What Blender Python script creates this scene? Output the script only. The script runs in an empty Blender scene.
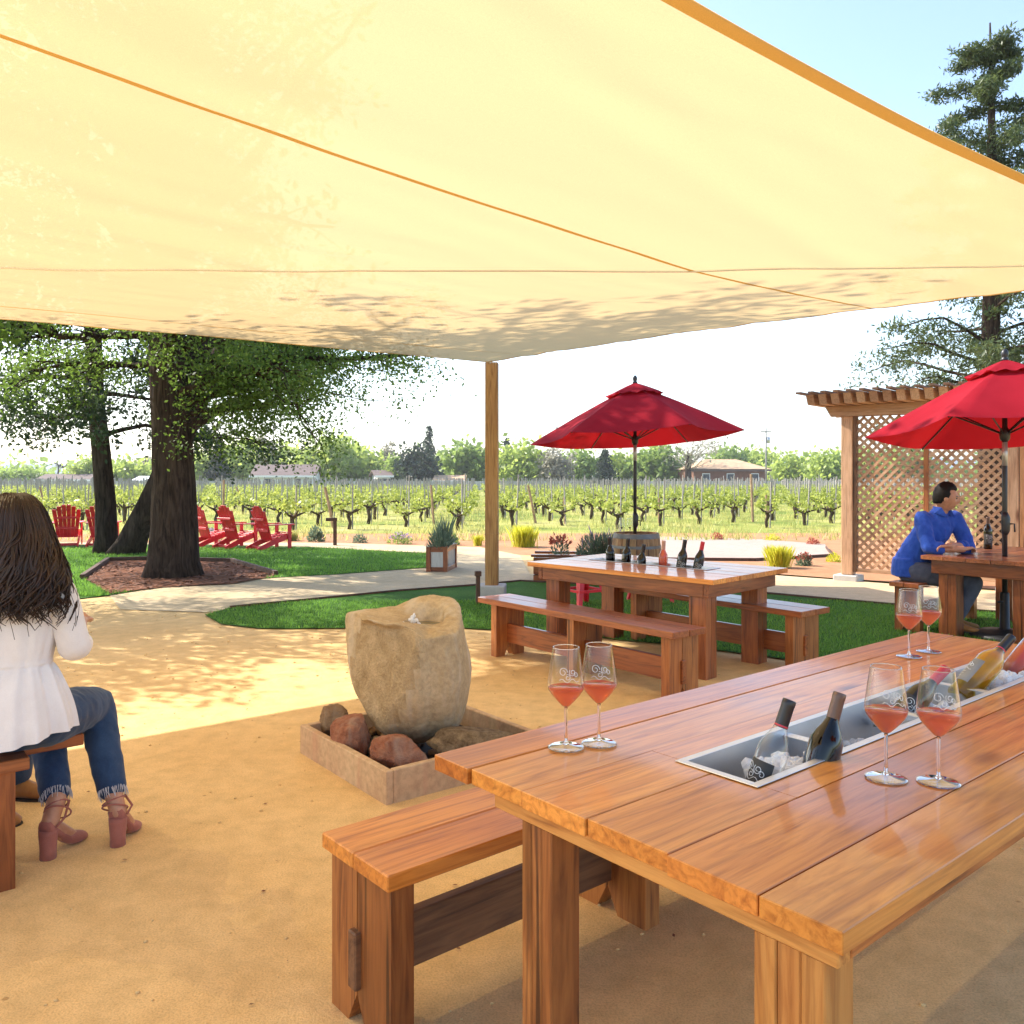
import bpy, bmesh, math, random
from mathutils import Vector, Matrix, noise
random.seed(7)
PI = math.pi
scene = bpy.context.scene
COL = scene.collection

# ------------------------------------------------------------------ camera
CAM_H, F_PX, HOR = 1.42, 858.0, 475.0
cam_d = bpy.data.cameras.new("camera")
cam = bpy.data.objects.new("camera", cam_d)
COL.objects.link(cam)
cam.location = (0, 0, CAM_H)
cam.rotation_euler = (PI / 2, 0, 0)
cam_d.sensor_width = 36.0
cam_d.lens = 36.0 * F_PX / 1024.0
cam_d.shift_y = -(512.0 - HOR) / 1024.0
cam_d.clip_start = 0.05
cam_d.clip_end = 4000
scene.camera = cam

# ground height: the patio is level, the land beyond falls away gently
def g(y):
    if y < 9: return 0.0
    if y < 18: return -0.015 * (y - 9)
    return -0.135 - 0.006 * (y - 18)

def at(px, py):
    d = 10.0
    for _ in range(60):
        d = 0.5 * d + 0.5 * (CAM_H - g(d)) * F_PX / (py - HOR)
    return ((px - 512.0) / F_PX * d, d)

LX, LY = 0.767, 0.641          # the long direction of the patio
NX, NY = 0.641, -0.767         # across it, towards the camera
ROT = math.atan2(LY, LX)

# ------------------------------------------------------------------ materials
class NT:
    def __init__(self, name):
        self.m = bpy.data.materials.new(name)
        self.m.use_nodes = True
        self.t = self.m.node_tree
        for n in list(self.t.nodes): self.t.nodes.remove(n)
        self.out = self.n('ShaderNodeOutputMaterial')
    def n(self, typ, **kw):
        nd = self.t.nodes.new(typ)
        for k, v in kw.items():
            if k.startswith('i_'):
                key = k[2:]
                key = int(key) if key.isdigit() else key.replace('_', ' ')
                nd.inputs[key].default_value = v
            else: setattr(nd, k, v)
        return nd
    def l(self, a, b): self.t.links.new(a, b)
    def ramp(self, fac, stops):
        r = self.n('ShaderNodeValToRGB')
        el = r.color_ramp.elements
        while len(el) > 1: el.remove(el[-1])
        el[0].position = stops[0][0]; el[0].color = (*stops[0][1], 1)
        for p, c in stops[1:]:
            e = el.new(p); e.color = (*c, 1)
        self.l(fac, r.inputs[0])
        return r.outputs[0]
    def math(self, op, a, b=None):
        nd = self.n('ShaderNodeMath', operation=op)
        for i, v in enumerate((a, b)):
            if v is None: continue
            if isinstance(v, (int, float)): nd.inputs[i].default_value = v
            else: self.l(v, nd.inputs[i])
        return nd.outputs[0]
    def mix(self, fac, a, b, blend='MIX'):
        nd = self.n('ShaderNodeMix', data_type='RGBA', blend_type=blend)
        for sock, v in ((nd.inputs['Factor'], fac), (nd.inputs['A'], a), (nd.inputs['B'], b)):
            if isinstance(v, (int, float)):
                sock.default_value = v
            elif isinstance(v, tuple): sock.default_value = (*v, 1)
            else: self.l(v, sock)
        return [o for o in nd.outputs if o.type == 'RGBA'][0]
    def noise(self, vec=None, scale=5.0, detail=4.0, rough=0.55, dist=0.0):
        nd = self.n('ShaderNodeTexNoise', i_Scale=scale, i_Detail=detail, i_Roughness=rough, i_Distortion=dist)
        if vec is not None: self.l(vec, nd.inputs['Vector'])
        return nd.outputs[0]
    def coords(self, scale=(1, 1, 1), rnd=True, kind='Object'):
        tc = self.n('ShaderNodeTexCoord')
        v = tc.outputs[kind]
        if rnd:
            a = self.n('ShaderNodeAttribute', attribute_name='rnd')
            self.rnd = a.outputs['Fac']
            s = self.n('ShaderNodeVectorMath', operation='MULTIPLY_ADD')
            cmb = self.n('ShaderNodeCombineXYZ')
            for i in range(3): self.l(self.rnd, cmb.inputs[i])
            self.l(cmb.outputs[0], s.inputs[0])
            s.inputs[1].default_value = (13.1, 7.7, 9.3)
            self.l(v, s.inputs[2])
            v = s.outputs[0]
        mp = self.n('ShaderNodeMapping')
        mp.inputs['Scale'].default_value = scale
        self.l(v, mp.inputs['Vector'])
        return mp.outputs[0]
    def bsdf(self, color, rough=0.5, metal=0.0, coat=0.0, spec=0.5, bump=None, bstr=0.3, bdist=0.01, sub=0.0, sheen=0.0):
        b = self.n('ShaderNodeBsdfPrincipled')
        if isinstance(color, tuple): b.inputs['Base Color'].default_value = (*color, 1)
        else: self.l(color, b.inputs['Base Color'])
        if isinstance(rough, (int, float)): b.inputs['Roughness'].default_value = rough
        else: self.l(rough, b.inputs['Roughness'])
        b.inputs['Metallic'].default_value = metal
        b.inputs['Coat Weight'].default_value = coat
        b.inputs['Coat Roughness'].default_value = 0.07
        b.inputs['Specular IOR Level'].default_value = spec
        b.inputs['Sheen Weight'].default_value = sheen
        if sub:
            b.inputs['Subsurface Weight'].default_value = sub
            b.inputs['Subsurface Radius'].default_value = (0.012, 0.005, 0.003)
        if bump is not None:
            bp = self.n('ShaderNodeBump', i_Strength=bstr, i_Distance=bdist)
            self.l(bump, bp.inputs['Height'])
            self.l(bp.outputs[0], b.inputs['Normal'])
        return b.outputs[0]
    def done(self, shader):
        self.l(shader, self.out.inputs['Surface'])
        return self.m

def wood(name, axis, light, mid, dark, rough=0.3, coat=0.0, stain=0.25, spec=0.5, grain=1.0):
    t = NT(name)
    a, c = 1.7 * grain, 21.0 * grain
    sc = [c, c, c]; sc[axis] = a
    v = t.coords(tuple(sc))
    n1 = t.noise(v, 1.0, 5, 0.55, 2.2)
    sc2 = [60.0] * 3; sc2[axis] = 2.6
    v2 = t.coords(tuple(sc2)); r = t.rnd
    n2 = t.noise(v2, 1.0, 3, 0.6)
    v3 = t.coords((3.0, 3.0, 3.0))
    n3 = t.noise(v3, 0.7, 3, 0.5)
    base = t.ramp(n1, [(0.22, dark), (0.40, mid), (0.60, light), (0.82, mid)])
    fine = t.ramp(n2, [(0.32, (0.66, 0.60, 0.56)), (0.5, (1, 1, 1))])
    bv = [2.2] * 3; bv[axis] = 0.55
    nb = t.noise(t.coords(tuple(bv)), 1.0, 3, 0.55, 0.8)
    broad = t.ramp(nb, [(0.3, (0.66, 0.54, 0.46)), (0.5, (1, 1, 1)), (0.7, (1.14, 1.12, 1.05))])
    base = t.mix(0.75, base, broad, 'MULTIPLY')
    c1 = t.mix(0.7, base, fine, 'MULTIPLY')
    tint = t.ramp(r, [(0.0, (0.72, 0.60, 0.54)), (0.35, (1.05, 1.03, 0.98)), (0.65, (0.98, 0.80, 0.66)), (1.0, (1.2, 1.2, 1.2))])
    c2 = t.mix(1.0, c1, tint, 'MULTIPLY')
    st = t.ramp(n3, [(0.3, (0.45, 0.42, 0.42)), (0.48, (1, 1, 1))])
    c3 = t.mix(stain, c2, st, 'MULTIPLY')
    # knots
    kv = [2.6] * 3; kv[axis] = 1.1
    vk = t.coords(tuple(kv))
    vo = t.n('ShaderNodeTexVoronoi', i_Scale=1.0)
    t.l(vk, vo.inputs['Vector'])
    kn = t.ramp(vo.outputs['Distance'], [(0.02, (0.16, 0.09, 0.07)), (0.06, (0.5, 0.36, 0.3)), (0.11, (1, 1, 1))])
    c4 = t.mix(0.85, c3, kn, 'MULTIPLY')
    # drying cracks
    ck = [26.0] * 3; ck[axis] = 0.5
    vc = t.coords(tuple(ck))
    n5 = t.noise(vc, 1.0, 2, 0.5, 0.6)
    ck_ = 0.245 if axis != 2 else 0.315
    cr = t.ramp(n5, [(ck_, (0.10, 0.06, 0.045)), (ck_ + 0.03, (1, 1, 1))])
    c5 = t.mix(0.8, c4, cr, 'MULTIPLY')
    rr = t.math('ADD', t.math('MULTIPLY', n3, 0.35), rough - 0.12)
    return t.done(t.bsdf(c5, rr, coat=coat, spec=spec, bump=n2, bstr=0.12, bdist=0.004))

def plain(name, color, rough=0.5, metal=0.0, var=0.25, scale=6.0, spec=0.5, bump=0.0, coat=0.0):
    t = NT(name)
    v = t.coords((1, 1, 1), rnd=True)
    n = t.noise(v, scale, 5, 0.6)
    lo = tuple(c * (1 - var) for c in color); hi = tuple(min(1, c * (1 + var)) for c in color)
    c = t.ramp(n, [(0.3, lo), (0.7, hi)])
    rr = t.math('ADD', t.math('MULTIPLY', n, 0.2), max(0.02, rough - 0.1))
    return t.done(t.bsdf(c, rr, metal, spec=spec, coat=coat, bump=n if bump else None, bstr=bump))

def foliage(name, dark, light, trans=0.45, tcol=None):
    t = NT(name)
    at_ = t.n('ShaderNodeAttribute', attribute_name='rnd')
    c = t.ramp(at_.outputs['Fac'], [(0.0, dark), (0.6, tuple((a + b) / 2 for a, b in zip(dark, light))), (1.0, light)])
    d = t.bsdf(c, 0.45, spec=0.35)
    tr = t.n('ShaderNodeBsdfTranslucent')
    tc = t.mix(0.6, c, tcol if tcol else tuple(min(1, x * 2.0) for x in light))
    t.l(tc, tr.inputs[0])
    mx = t.n('ShaderNodeMixShader', i_0=trans)
    t.l(d, mx.inputs[1]); t.l(tr.outputs[0], mx.inputs[2])
    return t.done(mx.outputs[0])

def thin_glass(name, tint, refl=1.0):
    t = NT(name)
    tr = t.n('ShaderNodeBsdfTransparent'); tr.inputs[0].default_value = (*tint, 1)
    gl = t.n('ShaderNodeBsdfGlossy', i_Roughness=0.02)
    lw = t.n('ShaderNodeLayerWeight', i_Blend=0.5)
    f = t.math('ADD', t.math('MULTIPLY', t.math('POWER', lw.outputs['Facing'], 2.6), 0.8 * refl), 0.05)
    mx = t.n('ShaderNodeMixShader')
    t.l(f, mx.inputs[0]); t.l(tr.outputs[0], mx.inputs[1]); t.l(gl.outputs[0], mx.inputs[2])
    return t.done(mx.outputs[0])

def liquid(name, color):
    t = NT(name)
    tr = t.n('ShaderNodeBsdfTransparent'); tr.inputs[0].default_value = (*color, 1)
    tl = t.n('ShaderNodeBsdfTranslucent'); tl.inputs[0].default_value = (*color, 1)
    m0 = t.n('ShaderNodeMixShader', i_0=0.5)
    t.l(tr.outputs[0], m0.inputs[1]); t.l(tl.outputs[0], m0.inputs[2])
    gl = t.n('ShaderNodeBsdfGlossy', i_Roughness=0.02)
    lw = t.n('ShaderNodeLayerWeight', i_Blend=0.5)
    f = t.math('ADD', t.math('MULTIPLY', t.math('POWER', lw.outputs['Facing'], 4.0), 0.7), 0.03)
    mx = t.n('ShaderNodeMixShader')
    t.l(f, mx.inputs[0]); t.l(m0.outputs[0], mx.inputs[1]); t.l(gl.outputs[0], mx.inputs[2])
    return t.done(mx.outputs[0])

OR_L, OR_M, OR_D = (0.72, 0.305, 0.058), (0.55, 0.20, 0.032), (0.27, 0.078, 0.014)
W = {}
for nm, ax in (('x', 0), ('y', 1), ('z', 2)):
    W['top' + nm] = wood('varnished cedar ' + nm, ax, OR_L, OR_M, OR_D, rough=0.34, coat=0.5, stain=0.32)
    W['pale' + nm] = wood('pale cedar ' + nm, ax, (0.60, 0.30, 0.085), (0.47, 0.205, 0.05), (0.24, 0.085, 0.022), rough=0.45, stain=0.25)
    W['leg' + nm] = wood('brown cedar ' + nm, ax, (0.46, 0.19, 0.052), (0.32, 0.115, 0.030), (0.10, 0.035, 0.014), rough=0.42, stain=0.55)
    W['dark' + nm] = wood('dark old wood ' + nm, ax, (0.20, 0.105, 0.05), (0.13, 0.065, 0.032), (0.05, 0.028, 0.018), rough=0.6, stain=0.5)
    W['red' + nm] = wood('red brown wood ' + nm, ax, (0.36, 0.12, 0.036), (0.24, 0.072, 0.024), (0.08, 0.026, 0.012), rough=0.35, coat=0.35, stain=0.5)
    W['weath' + nm] = wood('weathered pergola wood ' + nm, ax, (0.62, 0.41, 0.26), (0.50, 0.31, 0.18), (0.28, 0.155, 0.085), rough=0.6, stain=0.3)
W['post'] = wood('shade post wood', 2, (0.52, 0.30, 0.11), (0.40, 0.21, 0.07), (0.2, 0.09, 0.03), rough=0.5, stain=0.3)
W['barrel'] = wood('oak barrel', 2, (0.40, 0.25, 0.12), (0.30, 0.18, 0.085), (0.15, 0.085, 0.04), rough=0.6)

M = {}
M['steel'] = plain('brushed steel', (0.76, 0.77, 0.78), 0.42, 0.9, 0.05, 5)
M['black_metal'] = plain('black metal', (0.02, 0.02, 0.022), 0.4, 0.0, 0.3)
M['rust'] = plain('rusted steel', (0.10, 0.05, 0.03), 0.8, 0.0, 0.4, 12, bump=0.2)
M['red_paint'] = plain('red paint', (0.74, 0.022, 0.035), 0.4, 0.0, 0.15, 5)
M['white_paint'] = plain('white paint', (0.78, 0.77, 0.74), 0.5, 0.0, 0.06)
M['grey_metal'] = plain('corrugated zinc', (0.52, 0.53, 0.53), 0.4, 0.6, 0.15)
M['black_cap'] = plain('black foil', (0.018, 0.016, 0.018), 0.3, 0.0, 0.2)
M['red_cap'] = plain('red foil', (0.55, 0.03, 0.05), 0.3, 0.0, 0.15)
M['bronze_cap'] = plain('bronze foil', (0.16, 0.10, 0.075), 0.35, 0.3, 0.15)
M['pink_cap'] = plain('pale foil', (0.55, 0.32, 0.25), 0.35, 0.0, 0.15)
M['label_dark'] = plain('dark paper label', (0.035, 0.033, 0.03), 0.6)
M['label_grey'] = plain('grey paper label', (0.22, 0.22, 0.21), 0.6)
M['label_cream'] = plain('cream paper label', (0.62, 0.55, 0.40), 0.6)
M['print_white'] = plain('white print', (0.8, 0.8, 0.78), 0.5, 0, 0.03)
M['print_gold'] = plain('gold print', (0.55, 0.36, 0.08), 0.45, 0, 0.1)
M['glass'] = thin_glass('clear glass', (0.97, 0.975, 0.97), 1.1)
M['glass_solid'] = (lambda t: t.done(t.n('ShaderNodeBsdfGlass', i_IOR=1.45, i_Roughness=0.0).outputs[0]))(NT('solid glass'))
M['glass_foot'] = thin_glass('glass foot', (0.96, 0.96, 0.98), 2.0)
M['glass_green'] = thin_glass('dark green glass', (0.13, 0.12, 0.035))
M['glass_black'] = thin_glass('near black glass', (0.035, 0.03, 0.015))
M['glass_yellow'] = thin_glass('yellow green glass', (0.95, 0.82, 0.30))
M['wine_rose'] = liquid('rose wine', (1.0, 0.47, 0.35))
M['wine_rose_deep'] = liquid('rose wine deep', (0.93, 0.36, 0.22))
M['wine_white'] = liquid('white wine', (0.98, 0.80, 0.26))
M['wine_red'] = liquid('red wine', (0.10, 0.01, 0.015))
M['barrel_hoop'] = plain('grey barrel hoop', (0.17, 0.17, 0.17), 0.5, 0.5, 0.3)
M['skin'] = (lambda t: t.done(t.bsdf(t.ramp(t.noise(t.coords(), 30, 3), [(0.3, (0.43, 0.20, 0.115)), (0.7, (0.55, 0.28, 0.17))]), 0.5, sub=0.15)))(NT('skin'))
M['hair_dark'] = plain('black hair', (0.008, 0.006, 0.005), 0.6, 0, 0.3, 40, spec=0.2)
def _hair():
    t = NT('brown hair')
    v = t.coords((60, 60, 5)); n = t.noise(v, 1.0, 4, 0.6)
    c = t.mix(0.5, t.ramp(n, [(0.3, (0.006, 0.003, 0.002)), (0.7, (0.032, 0.012, 0.006))]), t.ramp(t.rnd, [(0, (0.009, 0.004, 0.003)), (1, (0.042, 0.015, 0.007))]))
    return t.done(t.bsdf(c, 0.42, spec=0.4, bump=n, bstr=0.4, bdist=0.004))
M['hair_brown'] = _hair()
def _cloth(name, a, b, scale, rough=0.8, bs=0.25):
    t = NT(name)
    n = t.noise(t.coords((1, 1, 1)), scale, 5, 0.6, 0.4)
    n2 = t.noise(t.coords((1, 1, 1)), scale * 22, 2, 0.5)
    c = t.ramp(t.math('ADD', t.math('MULTIPLY', n, 0.75), t.math('MULTIPLY', n2, 0.25)), [(0.3, a), (0.7, b)])
    return t.done(t.bsdf(c, rough, spec=0.2, sheen=0.15, bump=n, bstr=bs, bdist=0.02))
M['denim'] = _cloth('blue denim', (0.012, 0.030, 0.075), (0.034, 0.072, 0.15), 9)
M['grey_jeans'] = _cloth('grey blue jeans', (0.055, 0.065, 0.105), (0.12, 0.135, 0.19), 9)
M['blue_shirt'] = _cloth('blue shirt', (0.012, 0.052, 0.32), (0.034, 0.105, 0.50), 12, bs=0.5)
M['white_blouse'] = _cloth('white blouse', (0.70, 0.66, 0.66), (0.80, 0.77, 0.77), 10, bs=0.25)
M['pink_leather'] = _cloth('dusty pink suede', (0.30, 0.10, 0.075), (0.40, 0.15, 0.11), 14)
M['tan_leather'] = _cloth('tan leather', (0.28, 0.12, 0.035), (0.40, 0.19, 0.06), 14, rough=0.5)
M['dark_sole'] = plain('dark sole', (0.03, 0.02, 0.016), 0.7)
M['frayed'] = plain('frayed thread', (0.52, 0.50, 0.52), 0.9)

# ground
def _gravel(name, a, b, c_, dimple=1.0):
    t = NT(name)
    v = t.coords((1, 1, 1), rnd=False)
    n1 = t.noise(v, 0.9, 7, 0.68, 0.6); n2 = t.noise(v, 9, 5, 0.7); n3 = t.noise(v, 160, 2, 0.6)
    c0 = t.ramp(n1, [(0.3, a), (0.7, b)])
    c1 = t.mix(0.55, c0, t.ramp(n2, [(0.3, (0.72, 0.70, 0.66)), (0.6, (1.05, 1.04, 1.02))]), 'MULTIPLY')
    c2 = t.mix(0.5, c1, t.ramp(n3, [(0.34, (0.68, 0.64, 0.6)), (0.5, (1, 1, 1)), (0.68, (1.2, 1.18, 1.15))]), 'MULTIPLY')
    vo = t.n('ShaderNodeTexVoronoi', i_Scale=5.5); t.l(v, vo.inputs['Vector'])
    sp = t.ramp(vo.outputs['Distance'], [(0.035, c_), (0.06, (1, 1, 1))])
    c3 = t.mix(0.55, c2, sp, 'MULTIPLY')
    h = t.math('ADD', t.math('MULTIPLY', n2, 0.8), t.math('MULTIPLY', n3, 0.25))
    return t.done(t.bsdf(c3, 0.92, spec=0.15, bump=h, bstr=0.45 * dimple, bdist=0.02))
M['gravel'] = _gravel('decomposed granite', (0.69, 0.455, 0.20), (0.79, 0.555, 0.27), (0.35, 0.25, 0.16))
M['path'] = _gravel('pale path gravel', (0.56, 0.425, 0.25), (0.66, 0.52, 0.335), (0.4, 0.33, 0.28))
M['terrace'] = _gravel('pinkish terrace gravel', (0.43, 0.33, 0.28), (0.50, 0.39, 0.33), (0.4, 0.33, 0.28))
M['soil'] = _gravel('red soil', (0.42, 0.20, 0.10), (0.52, 0.28, 0.15), (0.3, 0.2, 0.12), 1.6)
M['mulch'] = _gravel('bark mulch', (0.17, 0.065, 0.03), (0.27, 0.105, 0.05), (0.3, 0.2, 0.12), 2.5)
def _meadow():
    t = NT('meadow ground')
    v = t.coords((1, 1, 1), rnd=False)
    n1 = t.noise(v, 0.16, 5, 0.6, 0.6); n2 = t.noise(v, 2.5, 5, 0.7)
    c0 = t.ramp(n1, [(0.35, (0.16, 0.22, 0.045)), (0.5, (0.30, 0.32, 0.08)), (0.65, (0.48, 0.42, 0.17))])
    c1 = t.mix(0.6, c0, t.ramp(n2, [(0.3, (0.6, 0.62, 0.5)), (0.65, (1.15, 1.12, 1.0))]), 'MULTIPLY')
    return t.done(t.bsdf(c1, 0.95, spec=0.1, bump=n2, bstr=0.6, bdist=0.1))
M['chip'] = plain('bark chip', (0.22, 0.085, 0.04), 0.9, 0, 0.75, 3)
M['meadow'] = _meadow()
def _lawn():
    t = NT('lawn')
    v = t.coords((1, 1, 1), rnd=False)
    n1 = t.noise(v, 0.9, 4, 0.6); n2 = t.noise(v, 45, 3, 0.7)
    c0 = t.ramp(n1, [(0.35, (0.045, 0.125, 0.017)), (0.65, (0.085, 0.19, 0.027))])
    c1 = t.mix(0.7, c0, t.ramp(n2, [(0.3, (0.45, 0.5, 0.4)), (0.65, (1.25, 1.2, 1.1))]), 'MULTIPLY')
    return t.done(t.bsdf(c1, 0.9, spec=0.1, bump=n2, bstr=0.7, bdist=0.03))
M['lawn'] = _lawn()
M['blade'] = foliage('grass blade', (0.04, 0.13, 0.015), (0.18, 0.33, 0.05), 0.45)
M['meadow_blade'] = foliage('meadow blade', (0.14, 0.19, 0.03), (0.50, 0.46, 0.16), 0.4)
M['oak_leaf'] = foliage('oak leaf', (0.03, 0.070, 0.014), (0.11, 0.20, 0.035), 0.52, (0.29, 0.43, 0.07))
M['conifer_leaf'] = foliage('dark needle', (0.010, 0.028, 0.014), (0.05, 0.085, 0.03), 0.25)
M['redwood_leaf'] = foliage('redwood needle', (0.020, 0.05, 0.022), (0.11, 0.14, 0.045), 0.3)
M['vine_leaf'] = foliage('vine leaf', (0.15, 0.20, 0.025), (0.42, 0.46, 0.10), 0.45, (0.56, 0.60, 0.13))
M['far_light'] = foliage('spring tree leaf', (0.14, 0.20, 0.03), (0.40, 0.48, 0.11), 0.4)
M['far_mid'] = foliage('green tree leaf', (0.09, 0.15, 0.03), (0.28, 0.37, 0.09), 0.4)
M['far_dark'] = foliage('dark tree leaf', (0.018, 0.032, 0.022), (0.06, 0.09, 0.045), 0.2)
M['far_grey'] = foliage('grey twig leaf', (0.15, 0.14, 0.10), (0.34, 0.32, 0.24), 0.3)
M['lavender'] = foliage('lavender leaf', (0.055, 0.095, 0.06), (0.19, 0.25, 0.16), 0.3)
M['purple_flower'] = foliage('purple flower', (0.20, 0.12, 0.28), (0.42, 0.30, 0.50), 0.3)
M['red_leaf'] = foliage('red shrub leaf', (0.20, 0.04, 0.03), (0.50, 0.14, 0.09), 0.3)
M['yellow_grass'] = foliage('yellow grass tuft', (0.34, 0.36, 0.02), (0.70, 0.64, 0.06), 0.4)
def _bark(name, a, b):
    t = NT(name)
    v = t.coords((16, 16, 2.2), rnd=False)
    n = t.noise(v, 1.0, 6, 0.65, 1.0)
    c = t.ramp(n, [(0.32, a), (0.68, b)])
    return t.done(t.bsdf(c, 0.95, spec=0.1, bump=n, bstr=1.0, bdist=0.05))
M['bark'] = _bark('dark bark', (0.018, 0.012, 0.009), (0.098, 0.068, 0.05))
M['vine_bark'] = _bark('vine bark', (0.045, 0.03, 0.022), (0.15, 0.105, 0.075))
M['stake'] = plain('weathered stake', (0.30, 0.27, 0.25), 0.9, 0, 0.35, 8)
M['stake_tan'] = plain('tan wood stake', (0.40, 0.25, 0.15), 0.9, 0, 0.3, 8)
def _stone(name, a, b, c2, scale=4.0, bs=0.6):
    t = NT(name)
    v = t.coords((1, 1, 1), rnd=False)
    n1 = t.noise(v, scale, 6, 0.62, 0.3); n2 = t.noise(v, scale * 9, 5, 0.7)
    vs = t.coords((9, 9, 0.7), rnd=False); n3 = t.noise(vs, 1.0, 3, 0.55)
    c0 = t.ramp(n1, [(0.3, a), (0.7, b)])
    c1 = t.mix(0.55, c0, t.ramp(n2, [(0.35, (0.62, 0.6, 0.58)), (0.6, (1.08, 1.08, 1.08))]), 'MULTIPLY')
    c3 = t.mix(t.ramp(n3, [(0.52, (0, 0, 0)), (0.68, (0.5, 0.5, 0.5))]), c1, c2)
    h = t.math('ADD', n1, t.math('MULTIPLY', n2, 0.35))
    return t.done(t.bsdf(c3, 0.85, spec=0.25, bump=h, bstr=bs, bdist=0.03))
M['fountain_stone'] = _stone('tan fountain stone', (0.42, 0.305, 0.165), (0.58, 0.445, 0.265), (0.60, 0.53, 0.42), 4.0, 0.55)
M['fountain_rough'] = _stone('rough split face of the fountain stone', (0.38, 0.265, 0.13), (0.66, 0.50, 0.29), (0.46, 0.34, 0.2), 11.0, 1.0)  # rough split face; its lighter, yellower patches also paint in light from the left
M['red_rock'] = _stone('red rock', (0.26, 0.075, 0.035), (0.50, 0.25, 0.15), (0.45, 0.36, 0.28), 9, 1.0)
M['brown_rock'] = _stone('brown rock', (0.22, 0.13, 0.07), (0.40, 0.27, 0.15), (0.3, 0.24, 0.18), 9, 1.0)
M['pumice'] = _stone('porous rock', (0.12, 0.075, 0.04), (0.46, 0.33, 0.18), (0.3, 0.22, 0.13), 26, 1.0)
M['basin_box'] = _stone('stained basin metal', (0.52, 0.33, 0.19), (0.62, 0.45, 0.27), (0.56, 0.29, 0.18), 3.0, 0.15)
M['concrete'] = plain('pale concrete', (0.52, 0.50, 0.46), 0.9, 0, 0.12, 8)
def _fabric_red():
    t = NT('red canvas')
    n = t.noise(t.coords((1, 1, 1), rnd=False), 3, 4, 0.6)
    c = t.ramp(n, [(0.3, (0.30, 0.008, 0.018)), (0.7, (0.38, 0.013, 0.026))])
    d = t.bsdf(c, 0.85, spec=0.1)
    tr = t.n('ShaderNodeBsdfTranslucent'); tr.inputs[0].default_value = (0.38, 0.008, 0.010, 1)
    mx = t.n('ShaderNodeMixShader', i_0=0.28)
    t.l(d, mx.inputs[1]); t.l(tr.outputs[0], mx.inputs[2])
    return t.done(mx.outputs[0])
M['red_canvas'] = _fabric_red()
def _sail(name, col, tcol, trans, open_):
    t = NT(name)
    v = t.coords((1, 1, 1), rnd=False)
    n = t.noise(v, 330, 2, 0.6)
    n1 = t.noise(v, 0.8, 4, 0.6)
    k = t.ramp(n, [(0.3, (0.88, 0.88, 0.88)), (0.7, (1.05, 1.05, 1.05))])
    d = t.n('ShaderNodeBsdfDiffuse'); t.l(t.mix(1.0, col, k, 'MULTIPLY'), d.inputs[0])
    tr = t.n('ShaderNodeBsdfTranslucent'); t.l(t.mix(1.0, tcol, k, 'MULTIPLY'), tr.inputs[0])
    mx = t.n('ShaderNodeMixShader', i_0=trans)
    t.l(d.outputs[0], mx.inputs[1]); t.l(tr.outputs[0], mx.inputs[2])
    op = t.n('ShaderNodeBsdfTransparent'); op.inputs[0].default_value = (1.0, 0.84, 0.55, 1)
    m2 = t.n('ShaderNodeMixShader', i_0=open_)
    t.l(mx.outputs[0], m2.inputs[1]); t.l(op.outputs[0], m2.inputs[2])
    return t.done(m2.outputs[0])
M['sail'] = _sail('cream shade cloth', (0.57, 0.39, 0.185), (0.58, 0.405, 0.195), 0.76, 0.06)
M['sail_hem'] = _sail('doubled shade cloth', (0.74, 0.50, 0.20), (0.66, 0.42, 0.14), 0.45, 0.0)
M['water'] = liquid('fountain water', (0.75, 0.8, 0.75))
def _ice():
    t = NT('ice')
    d = t.bsdf((0.95, 0.96, 0.96), 0.12)
    tr = t.n('ShaderNodeBsdfTranslucent'); tr.inputs[0].default_value = (0.98, 0.99, 1.0, 1)
    tp = t.n('ShaderNodeBsdfTransparent')
    m1 = t.n('ShaderNodeMixShader', i_0=0.5); m2 = t.n('ShaderNodeMixShader', i_0=0.3)
    t.l(d, m1.inputs[1]); t.l(tr.outputs[0], m1.inputs[2]); t.l(m1.outputs[0], m2.inputs[1]); t.l(tp.outputs[0], m2.inputs[2])
    return t.done(m2.outputs[0])
M['ice'] = _ice()
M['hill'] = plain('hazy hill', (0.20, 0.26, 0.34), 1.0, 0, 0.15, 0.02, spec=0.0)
M['roof_brown'] = plain('brown shingle', (0.15, 0.105, 0.09), 0.9, 0, 0.2, 1.0)
M['roof_tan'] = plain('tan shingle', (0.50, 0.33, 0.19), 0.9, 0, 0.2, 1.0)
M['wall_white'] = plain('white siding', (0.75, 0.75, 0.73), 0.8, 0, 0.06, 1.0)
M['wall_brick'] = plain('brick wall', (0.20, 0.095, 0.06), 0.9, 0, 0.2, 2.0)
M['wall_pink'] = plain('pink stucco', (0.50, 0.32, 0.28), 0.9, 0, 0.12, 1.0)
M['window_dark'] = plain('window pane', (0.05, 0.06, 0.08), 0.15)
M['fence_grey'] = plain('grey fence board', (0.44, 0.43, 0.42), 0.9, 0, 0.2, 0.7)
M['plywood'] = wood('orange plywood', 2, (0.60, 0.33, 0.16), (0.54, 0.27, 0.12), (0.42, 0.19, 0.08), rough=0.6, stain=0.15)

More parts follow.
